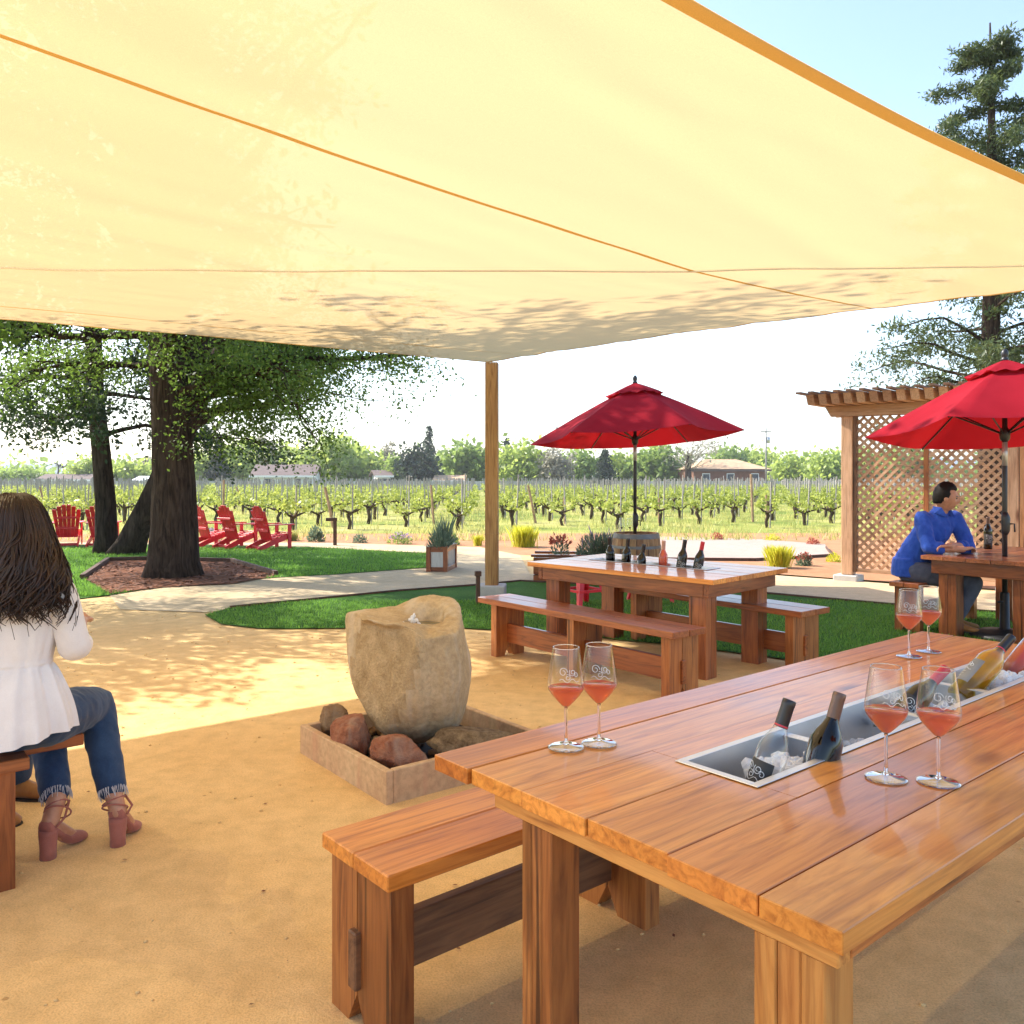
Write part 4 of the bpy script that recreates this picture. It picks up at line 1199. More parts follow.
# long planter behind the middle table
qx, qy = at(532, 583)
lp = empty('planter_box', (qx + .02, qy + .02, g(qy)), math.radians(-7), 'long low dark wooden planter behind the middle table', 'planter', 'wooden planters')
mb = MB()
for k in range(3): mb.box(0, 1.45, -.02, .02, .005 + k * .115, .112 + k * .115, .004)
mb.build('front_boards', W['redx'], lp)
mb = MB()
for k in range(3): mb.box(0, 1.45, .50, .54, .005 + k * .115, .112 + k * .115, .004)
mb.build('back_boards', W['redx'], lp)
for x in (0, 1.41):
    mb = MB()
    for k in range(3): mb.box(x, x + .04, .0215, .4985, .005 + k * .115, .112 + k * .115, .004)
    mb.build('end_boards', W['redy'], lp)
mb = MB(); mb.box(-.03, 1.48, -.05, .035, .352, .385, .004); mb.box(-.03, 1.48, .485, .57, .352, .385, .004); mb.build('cap_rail', W['redx'], lp)
mb = MB(); mb.box(.041, 1.409, .021, .499, .28, .32, 0); mb.build('planting_soil', M['soil'], lp)
mb = MB()
for xx in (.82, 1.0, 1.18): plant_leaves(mb, (xx, .26, .30), (.24, .25, .34), 1300, .08, .9, .16)
mb.mat = 1
for xx in (.8, 1.0, 1.2): tuft(mb, (xx, .27, .45), 12, .34, .002, .5, .1)
o = mb.build('lavender_plant', [M['lavender'], M['purple_flower']]); o.location = lp.location; o.rotation_euler = lp.rotation_euler
tag(o, 'rounded grey lavender bush growing in the long planter', 'plant', 'planter plants')
mb = MB(); plant_leaves(mb, (.34, .25, .32), (.12, .12, .26), 160, .07, .8, .3)
mb.mat = 1; plant_leaves(mb, (.34, .25, .50), (.13, .12, .14), 90, .06, .5, .5)
o = mb.build('flowering_shrub', [M['lavender'], M['red_leaf']]); o.location = lp.location; o.rotation_euler = lp.rotation_euler
tag(o, 'small shrub with reddish flowers at the left of the long planter', 'plant', 'planter plants')

def make_stool(label, loc, rz):
    r = empty('metal_stool', loc, rz, label, 'stool', 'red metal stools')
    h = .45
    mb = MB(); mb.box(-.15, .15, -.15, .15, h - .025, h, .02); mb.build('seat', M['red_paint'], r)
    for sx in (-1, 1):
        for sy in (-1, 1):
            mb = MB(); a, c = .13, .20
            def ring(x, y, z, w):
                return [(x, y, z), (x - sx * w, y, z), (x - sx * w, y - sy * .012, z), (x - sx * .012, y - sy * .012, z), (x - sx * .012, y - sy * w, z), (x, y - sy * w, z)]
            mb.rings([ring(sx * c, sy * c, 0, .04), ring(sx * (a + .03), sy * (a + .03), .25, .06), ring(sx * a, sy * a, h - .026, .10)], False)
            mb.build('leg', M['red_paint'], r)
    mb = MB()
    for s in (-1, 1):
        mb.box(-.165, .165, s * .165 - .008, s * .165 + .008, .17, .20, .002); mb.box(s * .165 - .008, s * .165 + .008, -.155, .155, .172, .198, .002)
    mb.build('foot_rail', M['red_paint'], r)
    return r
sx_, sy_ = at(583, 607)
make_stool('red metal stool seen under the left end of the middle table', (sx_, sy_, 0), .55)
sx_, sy_ = at(650, 603)
make_stool('red metal stool behind the bench below the barrel', (sx_, sy_, 0), .3)

# ------------------------------------------------------------------ adirondack chairs
def make_adirondack(label, loc, rz):
    r = empty('garden_chair', loc, rz, label, 'garden chair', 'red slatted garden chairs on the lawn')
    # local: +y is the way the sitter faces
    n = 6
    mb = MB()
    for i in range(n):          # fan of back slats leaning back
        u = (i - (n - 1) / 2) / ((n - 1) / 2)
        xb, xt = u * .19, u * .27
        ht = .86 - .13 * u * u
        lean = .33
        zb, yb = .20, -.14
        zt, yt = zb + ht * .92, yb - ht * lean
        w = .038
        vs = []
        for (x, y, z, ww) in ((xb, yb, zb, w), (xt, yt, zt, w * 1.25)):
            vs += [(x - ww, y, z), (x + ww, y, z), (x + ww, y + .018, z + .007), (x - ww, y + .018, z + .007)]
        mb.add(vs, [(0, 1, 2, 3), (7, 6, 5, 4), (0, 4, 5, 1), (1, 5, 6, 2), (2, 6, 7, 3), (3, 7, 4, 0)])
    mb.box(-.25, .25, -.27, -.245, .40, .46, .003); mb.box(-.27, .27, -.40, -.375, .66, .71, .003)
    mb.build('backrest', M['red_paint'], r)
    mb = MB()
    for i in range(6):
        y = .34 - i * .088; z = .36 - i * .026
        mb.box(-.27, .27, y - .038, y + .038, z - .01, z + .01, .003)
    mb.build('seat', M['red_paint'], r)
    for s in (-1, 1):
        x = s * .285
        mb = MB(); mb.box(x - .014, x + .014, .25, .34, 0, .545, .003); mb.build('leg', M['red_paint'], r)
        mb = MB()                                        # long rear leg that slopes to the ground
        mb.prism([(.36, .25), (.36, .36), (-.18, .20), (-.52, .06), (-.52, 0), (-.40, 0), (-.15, .09)], 0, s * .255 - .014, s * .255 + .014); mb.build('rear_leg', M['red_paint'], r)
        mb = MB(); mb.prism([(x - .065, .40), (x + .065, .40), (x + s * .05 + .04, .30), (x + .035, -.36), (x - .035, -.36), (x - .065 + s * .02, .1)], 2, .547, .57); mb.build('armrest', M['red_paint'], r)
    for bxx in ((-.268, .268, .31, .335, .24, .33), (-.24, .24, -.40, -.375, .02, .08)):
        mb = MB(); mb.box(*bxx, .003); mb.build('cross_rail', M['red_paint'], r)
    return r
for (q, rz, lab) in (((30, 547), math.radians(24), 'red slatted chair mostly hidden behind the woman\'s hair'),
                     ((68, 546.5), math.radians(22), 'red slatted chair seen squarely from behind, right of the woman\'s hair'),
                     ((103, 546.5), math.radians(12), 'red slatted chair half hidden by the thin tree trunk'),
                     ((211, 547), math.radians(-42), 'red slatted chair half hidden by the thick tree trunk, facing right'),
                     ((238, 548.5), math.radians(-38), 'red slatted chair in the middle of the three facing right'),
                     ((272, 550), math.radians(-44), 'red slatted chair farthest to the right on the lawn')):
    x, y = at(*q); c_ = make_adirondack(lab, (x, y, g(y) + .028), rz); c_.scale = (.88, .88, .9)

# ------------------------------------------------------------------ pergola
Wd_ = Vector((.755, -.655, 0)).normalized(); Md = Vector((-Wd_.y * -1, 0, 0))
pg = empty('pergola', (4.62, 11.78, 0), math.atan2(Wd_.y, Wd_.x), 'weathered wooden pergola with diamond lattice walls behind the man', 'pergola')
# local: x along the lattice wall to the right, -y towards the camera
PH = 2.22
for (x, nm) in ((0, 'pergola_post'), (1.98, 'pergola_post')):
    mb = MB(); mb.box(x - .075, x + .075, -.075, .075, .06, PH, .006, .8); mb.build(nm, W['weathz'], pg)
    mb = MB(); mb.box(x - .16, x + .16, -.15, .15, -.1, .055, .01); mb.build('footing', M['concrete'], pg)
mb = MB(); mb.box(.97, 1.03, -.03, .03, .13, PH, .004); mb.build('middle_post', W['legz'], pg)
mb = MB(); mb.box(.077, .12, -.045, .045, .1, PH, .003); mb.build('trim_board', W['darkz'], pg)
mb = MB(); mb.box(.122, 1.90, -.02, .02, .10, .15, .003); mb.build('bottom_rail', W['weathx'], pg)
mb = MB(); mb.prism([(-.28, PH + .14), (-.20, PH), (2.6, PH), (2.6, PH + .14)], 1, -.12, -.078); mb.build('beam', W['weathx'], pg)
mb = MB(); mb.prism([(-.28, PH + .14), (-.20, PH), (2.6, PH), (2.6, PH + .14)], 1, .078, .12); mb.build('beam', W['weathx'], pg)
for k in range(18):
    x = -.30 + k * .165
    mb = MB(); mb.prism([(-.55, PH + .145), (-.62, PH + .275), (1.35, PH + .275), (1.35, PH + .145)], 0, x - .050, x + .050); rf = mb.build('rafter', W['weathy'], pg)
    mb = MB(); mb.box(x - .115, x - .045, -.80, 1.40, PH + .278, PH + .305, .002); mb.build('top_slat', W['darky'], rf)
mb = MB()
def lattice(mb, x0, x1, z0, z1, y, ang, sp, w, t):
    c, s = math.cos(ang), math.sin(ang)
    L_ = (x1 - x0) + (z1 - z0)
    cx, cz = (x0 + x1) / 2, (z0 + z1) / 2
    n_ = int(L_ / sp)
    for i in range(-n_, n_ + 1):
        o = i * sp; px, pz = cx - s * o, cz + c * o
        ts = [-1e9, 1e9]
        for (p, d, a, b_) in ((px, c, x0, x1), (pz, s, z0, z1)):
            t0, t1 = (a - p) / d, (b_ - p) / d
            if t0 > t1: t0, t1 = t1, t0
            ts = [max(ts[0], t0), min(ts[1], t1)]
        if ts[1] - ts[0] < .04: continue
        a = (px + c * ts[0], pz + s * ts[0]); b_ = (px + c * ts[1], pz + s * ts[1])
        wx, wz = -s * w / 2, c * w / 2
        vs = [(q[0] + k * wx, yy, q[1] + k * wz) for q in (a, b_) for k in (-1, 1) for yy in (y, y + t)]
        mb.add(vs, [(0, 1, 5, 4), (2, 6, 7, 3), (0, 4, 6, 2), (1, 3, 7, 5), (0, 2, 3, 1), (4, 5, 7, 6)])
for (x0, x1) in ((.125, .968), (1.032, 1.90)):
    mb = MB(); lattice(mb, x0, x1, .15, PH - .01, -.012, math.radians(45), .080, .036, .011); lattice(mb, x0, x1, .15, PH - .01, .0005, math.radians(135), .080, .036, .011)
    mb.build('lattice_panel', W['weathx'], pg)
wl = empty('wooden_wall', tuple(pg.matrix_basis @ Vector((2.065, -.02, 0))), pg.rotation_euler.z, 'orange plywood wall at the right end of the lattice', 'wall')
mb = MB(); mb.box(0, 1.6, -.03, .03, .05, PH - .02, .003, .7); mb.build('wall_panel', M['plywood'], wl)
mb = MB(); mb.box(-.015, 1.6, -.055, -.031, .05, .16, .003, .4); mb.build('base_board', M['plywood'], wl)

# ------------------------------------------------------------------ trees
def limb_pts(a, b, sag=0.0, wob=.12, n=7):
    a, b = Vector(a), Vector(b); L_ = (b - a).length; out = []
    s = random.random() * 50
    for i in range(n):
        t = i / (n - 1); p = a.lerp(b, t)
        w = math.sin(PI * t) * L_ * wob
        p += Vector((noise.noise(Vector((s, t * 2, 0))), noise.noise(Vector((s, t * 2, 9))), noise.noise(Vector((s, t * 2, 5))))) * w
        p.z += sag * math.sin(PI * t)
        out.append(p)
    return out
def make_trunk(pts, rads, flare=1.0, n=20):
    mb = MB(); rings = []
    for i, (p, r) in enumerate(zip(pts, rads)):
        ring = []
        for k in range(n):
            a = 2 * PI * k / n
            fl = 1 + .07 * math.sin(5 * a + p[2]) + .06 * noise.noise(Vector((math.cos(a) * 2, math.sin(a) * 2, p[2] * .8)))
            if i == 0: fl *= 1 + .10 * math.sin(4 * a + 1)
            ring.append((p[0] + r * fl * math.cos(a), p[1] + r * fl * math.sin(a), p[2]))
        rings.append(ring)
    mb.rings(rings, True, True)
    return mb
def leaf_cluster(mb, c, rad, n, size, droop=0.0, flatz=.7, asp=.55, base_r=None):
    base = random.random() if base_r is None else base_r
    for _ in range(n):
        d = Vector((random.gauss(0, 1), random.gauss(0, 1), random.gauss(0, 1) * flatz)) * rad * .55
        p = (c[0] + d.x, c[1] + d.y, c[2] + d.z - droop * abs(d.x + d.y))
        mb.leaf(p, size * random.uniform(.6, 1.4), min(1, max(0, base * .5 + random.random() * .5)), asp=asp)

def broad_tree(label, x, y, rads, heights, limbs, clusters, leaf, size, per, crown_r, group=None, lean=(0, 0)):
    z0 = g(y)
    t = empty('shade_tree', (x, y, z0), 0, label, 'tree', group)
    pts = [(lean[0] * h + .05 * math.sin(h * 1.3), lean[1] * h, h) for h in heights]
    mb = make_trunk(pts, rads); mb.build('trunk', M['bark'], t)
    lm = MB(); lf = MB()
    tips = []
    for (h, az, ln, up, r) in limbs:
        a = Vector((lean[0] * h, lean[1] * h, h)); b_ = a + Vector((math.cos(az) * ln, math.sin(az) * ln, up))
        P = limb_pts(a, b_, .15 * ln * .3, .16, 8)
        lm.tube([tuple(p) for p in P], [r * (1 - .85 * i / 7) for i in range(8)], 8)
        hi_ = h > 4.5; sz = size * (2.6 if hi_ else 1); pr = per // 5 if hi_ else per; cl = 2 if hi_ else clusters + 1; cr = .3 if hi_ else .34  # high limbs hidden above the sail: fewer, larger leaves shaped for coarse dapples
        for i in range(3, 8):
            for _ in range(cl):
                q = P[i] + Vector((random.gauss(0, 1), random.gauss(0, 1), random.gauss(-.25, .58))) * crown_r * (.5 + .5 * i / 7)
                tw = limb_pts(P[i - 1], q, .05, .15, 4)
                lm.tube([tuple(p) for p in tw], [.018, .012, .008, .004], 4, False)
                tips.append(q)
                for w in tw[2:]: leaf_cluster(lf, w, .22, pr // 3, sz)
                leaf_cluster(lf, q, cr, pr, sz, .15)
    lm.build('limbs', M['bark'], t, fix=False)
    lf.build('crown', leaf, t, fix=False)
    return t
R_ = random.uniform
tx_, ty_ = at(171, 578)
limbs = [(2.4, math.radians(-12), 2.5, .7, .09), (2.8, math.radians(13), 3.5, .5, .11), (2.6, math.radians(-35), 2.5, .3, .08), (2.9, math.radians(60), 3.2, 1.2, .13), (3.1, math.radians(160), 2.9, -.3, .06),
         (3.4, math.radians(200), 3.4, -.2, .07), (3.3, math.radians(130), 4.0, 1.8, .14), (3.2, math.radians(-8), 3.5, .3, .12), (3.8, math.radians(250), 3.4, 2.0, .13), (4.2, math.radians(90), 3.0, 2.8, .13),
         (4.6, math.radians(180), 3.0, 3.0, .12), (4.8, math.radians(-5), 2.8, 3.2, .12), (3.2, math.radians(300), 3.0, .6, .11), (2.3, math.radians(8), 2.0, .2, .06), (5.2, math.radians(40), 2.2, 3.0, .1)] + [(R_(4.6, 7.6), math.radians(R_(-30, 210)), R_(1.6, 3.2), R_(.3, 2.2), .10) for k in range(14)] + [(R_(5.2, 6.6), math.radians(-104 + 3.6 * k), R_(2.2, 3.6), R_(.8, 2.3), .07) for k in range(16)] + [(R_(5.4, 8.0), k * 2.4, R_(.9, 1.8), R_(.0, 1.0), .06) for k in range(8)]
broad_tree('big dark trunked shade tree standing in the bark mulch bed', tx_, ty_, [.42, .34, .305, .285, .27, .26, .24, .17, .10], [-.05, .25, .7, 1.4, 2.0, 2.6, 3.6, 5.6, 9.0], limbs, 6, M['oak_leaf'], .055, 66, .52, 'shade trees on the lawn')
tx2, ty2 = at(106, 554)
limbs2 = []
for k in range(26):
    h = 2.3 + k * .27; limbs2.append((h, k * 2.39 + .3, R_(2.4, 3.6) * (1 - .35 * k / 26), R_(-.6, .1), .05))
broad_tree('slim dark evergreen trunk left of the big tree', tx2, ty2, [.27, .20, .18, .17, .16, .15, .12, .06], [-.05, .3, 1.0, 2.0, 3.0, 4.5, 7, 9.6], limbs2, 3, M['conifer_leaf'], .085, 60, .46, 'shade trees on the lawn', (-.055, 0))
tx3, ty3 = at(123, 555)
limbs3 = [(2.4, .3, 2.8, 1.2, .12), (2.8, 1.4, 2.6, 1.5, .12), (3.2, 2.6, 2.8, 1.6, .1), (3.0, -.5, 2.6, 1.1, .1), (3.8, .8, 2.4, 2.0, .1), (3.6, 3.8, 2.4, 1.4, .1), (4.2, 5.0, 2.4, 1.6, .1)]
broad_tree('leaning dark trunk crossing behind the big tree', tx3, ty3, [.36, .27, .25, .24, .22, .2, .15], [-.05, .3, 1.0, 1.8, 2.6, 3.4, 4.6], limbs3, 3, M['oak_leaf'], .06, 46, .5, 'shade trees on the lawn', (.52, -.06))

limbs4 = [(R_(2.9, 4.2), k * 2.4 + .4, R_(1.5, 3.0), R_(.1, .9), .08) for k in range(20)]  # mostly unseen tree added left of frame; limbs shaped to dapple the patio
broad_tree('broad shade tree mostly outside the left edge, its crown placed to dapple the patio', -8.1, 9.3, [.34, .27, .24, .22, .18, .10], [-.05, .3, 1.0, 2.5, 3.6, 4.8], limbs4, 2, M['oak_leaf'], .10, 34, .5, 'shade trees on the lawn')

def redwood(label, x, y, H, base_r, spread, z_low, n_br, leaf, size, per, group=None):
    t = empty('redwood_tree', (x, y, g(y)), 0, label, 'tree', group)
    mb = make_trunk([(0, 0, -.1), (0, 0, H * .3), (.05, 0, H * .6), (.03, 0, H * .85), (0, 0, H)], [base_r, base_r * .75, base_r * .5, base_r * .22, .015], n=10); mb.build('trunk', M['bark'], t)
    lm, lf = MB(), MB()
    for k in range(n_br):
        h = z_low + (H - z_low - .3) * k / n_br + R_(-.15, .15)
        f = 1 - (h - z_low) / (H - z_low)
        L_ = spread * (f ** .75 + .10) * R_(.65, 1.1); az = k * 2.4 + R_(-.4, .4)
        b_ = Vector((math.cos(az) * L_, math.sin(az) * L_, h + R_(-.12, .22) * L_))
        P = limb_pts((0, 0, h), b_, .1 * L_, .1, 7)
        lm.tube([tuple(p) for p in P], [max(.008, .05 * f) * (1 - .8 * i / 6) for i in range(7)], 5, False)
        for i in range(1, 7):
            for _ in range(3):
                q = P[i] + Vector((R_(-.3, .3), R_(-.3, .3), R_(-.28, .12))) * (L_ * .3 + .2)
                leaf_cluster(lf, q, .14 + .13 * f * spread / 3, per, size, .1, .5, .3)
    lm.build('branches', M['bark'], t, fix=False); lf.build('crown', leaf, t, fix=False)
    return t
redwood('tall thin topped evergreen rising behind the pergola', (990 - 512) / F_PX * 17, 17, 10.5, .26, 2.6, 2.4, 50, M['redwood_leaf'], .10, 56)
redwood('second dark evergreen at the far right behind the red umbrella', (1085 - 512) / F_PX * 19, 19, 12, .3, 3.2, 2.2, 40, M['redwood_leaf'], .14, 26)

# ------------------------------------------------------------------ vineyard
def vine_mesh(k):
    random.seed(100 + k)
    tr, lf = MB(), MB()
    h = R_(.40, .52); lx, ly = R_(-.08, .08), R_(-.08, .08)
    tr.tube([(0, 0, -.05), (lx * .4, ly, h * .4), (lx, -ly * .5, h * .75), (lx, ly, h)], [.055, .05, .06, .075], 7)
    for i in range(4):
        a = i * 1.57 + R_(-.5, .5); L_ = R_(.22, .45)
        e = (lx + math.cos(a) * L_, ly + math.sin(a) * L_, h + R_(.06, .2))
        tr.tube([(lx, ly, h - .03), (lx + math.cos(a) * L_ * .5, ly + math.sin(a) * L_ * .5, h + .03), e], [.045, .03, .016], 5)
        for s in range(3):
            b_ = Vector(e) + Vector((R_(-.12, .12), R_(-.12, .12), 0)) * (s > 0)
            q = b_ + Vector((R_(-.12, .12), R_(-.12, .12), R_(.10, .30)))
            for j in range(9):
                p = b_.lerp(q, j / 8); lf.leaf((p.x + R_(-.05, .05), p.y + R_(-.05, .05), p.z), R_(.07, .13), None, asp=.9)
    for j in range(26):
        lf.leaf((lx + random.gauss(0, .24), ly + random.gauss(0, .24), h + R_(-.05, .2)), R_(.07, .12), None, asp=.9)
    return tr, lf
NVAR = 6
vine_m = []
for k in range(NVAR):
    tr, lf = vine_mesh(k)
    vine_m.append((tr, lf, tr.mesh('vine_trunk', M['vine_bark']), lf.mesh('vine_foliage', M['vine_leaf'])))
random.seed(21)
va = math.radians(41); ca, sa = math.cos(va), math.sin(va)
spots = []
for i in range(-75, 76):
    for j in range(-75, 120):
        u, w = i * 2.0 + R_(-.15, .15), j * 2.5 + R_(-.12, .12)
        x, y = u * ca - w * sa, 26 + u * sa + w * ca
        if y < 24.5 + .9 * math.sin(x * .25) or y > 118: continue
        if abs(x) > .605 * y + 1: continue
        spots.append((y, x))
spots.sort()
near, far = spots[:300], spots[300:]
for i, (y, x) in enumerate(near):
    k = i % NVAR
    r = empty('grapevine', (x, y, g(y)), random.random() * 6.28, 'gnarled grapevine with fresh yellow green leaves in the vineyard rows', 'grapevine', 'grapevines in the vineyard')
    s = R_(.9, 1.15); r.scale = (s, s, s)
    for nm, me in (('trunk', vine_m[k][2]), ('foliage', vine_m[k][3])):
        o = bpy.data.objects.new(nm, me); COL.objects.link(o); o.parent = r
mt, mf = MB(), MB()
for (y, x) in far:
    k = random.randrange(NVAR); a = random.random() * 6.28; s = R_(.9, 1.2)
    Tm = Matrix.Translation((x, y, g(y))) @ Matrix.Rotation(a, 4, 'Z') @ Matrix.Scale(s, 4)
    tr, lf = vine_m[k][0], vine_m[k][1]
    lod = 2 if y > 60 else 1
    mt.mat = 0; mt.M = Tm; mt.add(tr.v[:28], tr.f[:21], .5)
    mt.mat = 1
    for fi in range(0, len(lf.f), lod):
        mt.add([lf.v[q] for q in lf.f[fi]], [(0, 1, 2, 3)], lf.r[fi])
tag(mt.build('far_grapevines', [M['vine_bark'], M['vine_leaf']], fix=False), 'mass of farther grapevines filling the vineyard to its back fence', 'grapevines', kind='stuff')
# one thin stake per vine
mb = MB(); mb.box(-.017, .017, -.017, .017, -.05, 1.5, .002); stake_me = mb.mesh('stake', M['stake'])
mb = MB(); mb.box(-.03, .03, -.03, .03, -.05, 1.3, .004); stake_tan = mb.mesh('wood_stake', M['stake_tan'])
for (y, x) in near[:300]:
    o = bpy.data.objects.new('vine_stake', stake_me); COL.objects.link(o)
    o.location = (x + .1, y + .05, g(y)); o.rotation_euler = (random.gauss(0, .03), random.gauss(0, .04), random.random()); o.scale = (1, 1, R_(.85, 1.12))
    tag(o, 'thin grey stake standing beside a grapevine', 'vine stake', 'vineyard stakes')
mb = MB()
for (y, x) in far:
    z = g(y); h = R_(1.35, 1.7); dx = random.gauss(0, .05)
    w = .02 + .00022 * y
    vs = [(x + .1 - w, y, z), (x + .1 + w, y, z), (x + .1 + w + dx, y, z + h), (x + .1 - w + dx, y, z + h), (x + .1 - w, y + 2 * w, z), (x + .1 + w, y + 2 * w, z), (x + .1 + w + dx, y + 2 * w, z + h), (x + .1 - w + dx, y + 2 * w, z + h)]
    mb.add(vs, [(0, 1, 2, 3), (5, 4, 7, 6), (1, 5, 6, 2), (4, 0, 3, 7), (3, 2, 6, 7)])
tag(mb.build('far_stakes', M['stake'], fix=False), 'thicket of grey stakes among the farther vines', 'vine stakes', kind='stuff')
for (bx_, by_, tx_p, ty_p, w, lab) in ((334, 528, 325, 487, 1.3, 'tan wooden stake leaning left, just beyond the path light'), (48, 522, 40, 487, 1.0, 'tan wooden stake by the left red chairs'),
                                   (250, 512, 236, 487, 1.0, 'tan wooden stake leaning left behind the right red chairs'), (536, 523, 528, 485, 1.2, 'tan wooden stake leaning left, right of the shade post'),
                                   (753, 522, 751, 474, 1.2, 'tall tan wooden stake near the tan roofed house'), (434, 525, 431, 485, 1.1, 'upright tan stake behind the small planter'),
                                   (465, 510, 465, 474, .9, 'tall grey brown stake left of the shade post'), (565, 524, 564, 497, 1.0, 'short tan stake left of the umbrella pole'),
                                   (659, 523, 659, 498, 1.0, 'short tan stake right of the umbrella pole'), (767, 525, 766, 495, .9, 'short tan stake beside the tall tan one'), (223, 528, 224, 480, 1.0, 'grey round stake behind the right red chairs')):
    x, y = at(bx_, by_)
    mb = MB(); X = (tx_p - bx_) / F_PX * y; H_ = (by_ - ty_p) / F_PX * y; w_ = .038 * w
    mb.tube([(0, 0, -.08), (X * .5, 0, H_ * .5), (X, 0, H_)], [w_, w_ * .95, w_ * .9], 7, True, None, False)
    o = mb.build('wood_stake', M['stake_tan']); o.location = (x, y, g(y)); tag(o, lab, 'wooden stake', 'wooden row stakes')

# shrubs in the soil bed
def shrub(label, px, py, w, h, mat, kind='leaf', mat2=None, nm='shrub', n=380):
    x, y = at(px, py); z = g(y); mb = MB()
    W_ = w / F_PX * y / 2; H_ = h / F_PX * y
    if kind == 'tuft': tuft(mb, (0, 0, 0), n * 2, H_ * .88, .0045, .5, W_ * .34)
    else: plant_leaves(mb, (0, 0, 0), (W_, W_ * .8, H_ * .9), n, H_ * .22, .5, .4)
    if mat2:
        mb.mat = 1; plant_leaves(mb, (0, 0, H_ * .45), (W_ * .95, W_ * .8, H_ * .5), n // 2, H_ * .16, .4, .5)
    o = mb.build(nm, [M[mat]] + ([M[mat2]] if mat2 else [])); o.location = (x, y, z)
    return tag(o, label, 'plant', 'bedding plants')
shrub('bright yellow grass clump right of the shade post', 524, 547, 26, 24, 'yellow_grass', 'tuft', None, 'grass_clump', 420)
shrub('bright yellow grass clump right of the middle table', 779, 569, 22, 26, 'yellow_grass', 'tuft', None, 'grass_clump', 420)
shrub('reddish shrub between the yellow grass and the pergola', 804, 567, 15, 15, 'lavender', 'leaf', 'red_leaf')
shrub('small reddish shrub beyond the gravel terrace', 717, 540, 12, 8, 'red_leaf')
shrub('low yellow clump beyond the gravel terrace', 773, 541, 15, 8, 'yellow_grass')
shrub('low orange clump near the pergola post', 813, 545, 12, 8, 'red_leaf')
shrub('yellow green plant beside the pergola post', 834, 563, 14, 11, 'yellow_grass')
shrub('grey green shrub left of the path light', 316, 542, 14, 17, 'lavender', 'leaf')
shrub('low shrub with pinkish flowers right of the path light', 400, 544, 24, 12, 'far_mid', 'leaf', 'purple_flower')
shrub('dry tuft left of the path light', 292, 541, 16, 12, 'meadow_blade', 'tuft', None, 'grass_clump', 200)
shrub('low pale shrub in the soil bed right of the path light', 360, 543, 14, 10, 'lavender')
shrub('small yellow green plant left of the shade post', 478, 546, 9, 13, 'yellow_grass', 'tuft', None, 'grass_clump', 160)
shrub('purple sage in the soil bed behind the right red chairs', 211, 541, 16, 13, 'lavender', 'leaf', 'purple_flower')
shrub('low green plant in the soil bed beside the planter', 452, 545, 14, 12, 'far_mid')

HZ = NT('haze')
_hv = HZ.n('ShaderNodeVolumePrincipled', i_Density=HAZE_D, i_Anisotropy=0.2)
_hv.inputs['Color'].default_value = (0.93, 0.95, 1.0, 1)
HZ.l(_hv.outputs[0], HZ.out.inputs['Volume'])
if HAZE_D:
    mb = MB(); mb.box(-705, 705, -40, 905, -7.5, 60, 0)
    hz_ = mb.build('haze', HZ.m); tag(hz_, 'pale summer haze that lightens the far trees and hills', 'haze', kind='stuff')
# ------------------------------------------------------------------ far background
def far_tree(label, px, top, w, d, mat, kind='round', grp='trees beyond the vineyard'):
    x = (px - 512) / F_PX * d; z0 = g(d); H_ = (CAM_H + (HOR - top) / F_PX * d - z0) * (1.0 if kind == 'cone' else 1.13); R0 = w / F_PX * d / 2 * (1.0 if kind == 'cone' else 1.5)
    t = empty('pine_tree' if kind == 'cone' else 'far_tree', (x, d, z0), 0, label, 'tree', grp)
    mb = MB(); mb.tube([(0, 0, -.2), (0, 0, H_ * .45), (0, 0, H_ * (.97 if kind == 'cone' else .7))], [R0 * .10 + .08, R0 * .07 + .05, .04], 7); mb.build('trunk', M['bark'], t)
    lf = MB()
    if kind == 'cone':
        for k in range(30):
            f = k / 29; h = H_ * (.12 + .88 * f); rr = R0 * (1 - f) ** .8 + .08
            for q in range(max(3, int(9 * (1 - f)) + 2)):
                a = random.random() * 6.28; e = rr * R_(.45, 1.05)
                leaf_cluster(lf, (math.cos(a) * e, math.sin(a) * e, h - e * .22), rr * .35 + .15, 16, R0 * .16 + .16, .1, .45, .5)
    elif kind == 'bare':
        for k in range(46):
            a = random.random() * 6.28; L_ = R0 * R_(.5, 1.0); h = H_ * R_(.3, .6)
            P = limb_pts((0, 0, h), (math.cos(a) * L_, math.sin(a) * L_, h + H_ * R_(.15, .42)), 0, .2, 5)
            lf.tube([tuple(p) for p in P], [.07, .05, .04, .03, .02], 4, False)
            leaf_cluster(lf, P[-1], R0 * .2, 7, R0 * .07)
    else:
        nb = 46
        for k in range(nb):
            d_ = Vector((random.gauss(0, 1), random.gauss(0, 1), random.gauss(0, 1))).normalized() * random.random() ** .35
            c = (d_.x * R0 * .78, d_.y * R0 * .78, H_ * (.52 if kind == 'round' else .5) + d_.z * H_ * (.42 if kind == 'round' else .44))
            s = R_(.28, .46)
            leaf_cluster(lf, c, R0 * s, 46, R0 * .16 + .06, .05, .8, .7)
    lf.build('crown', M[mat], t, fix=False)
    return t
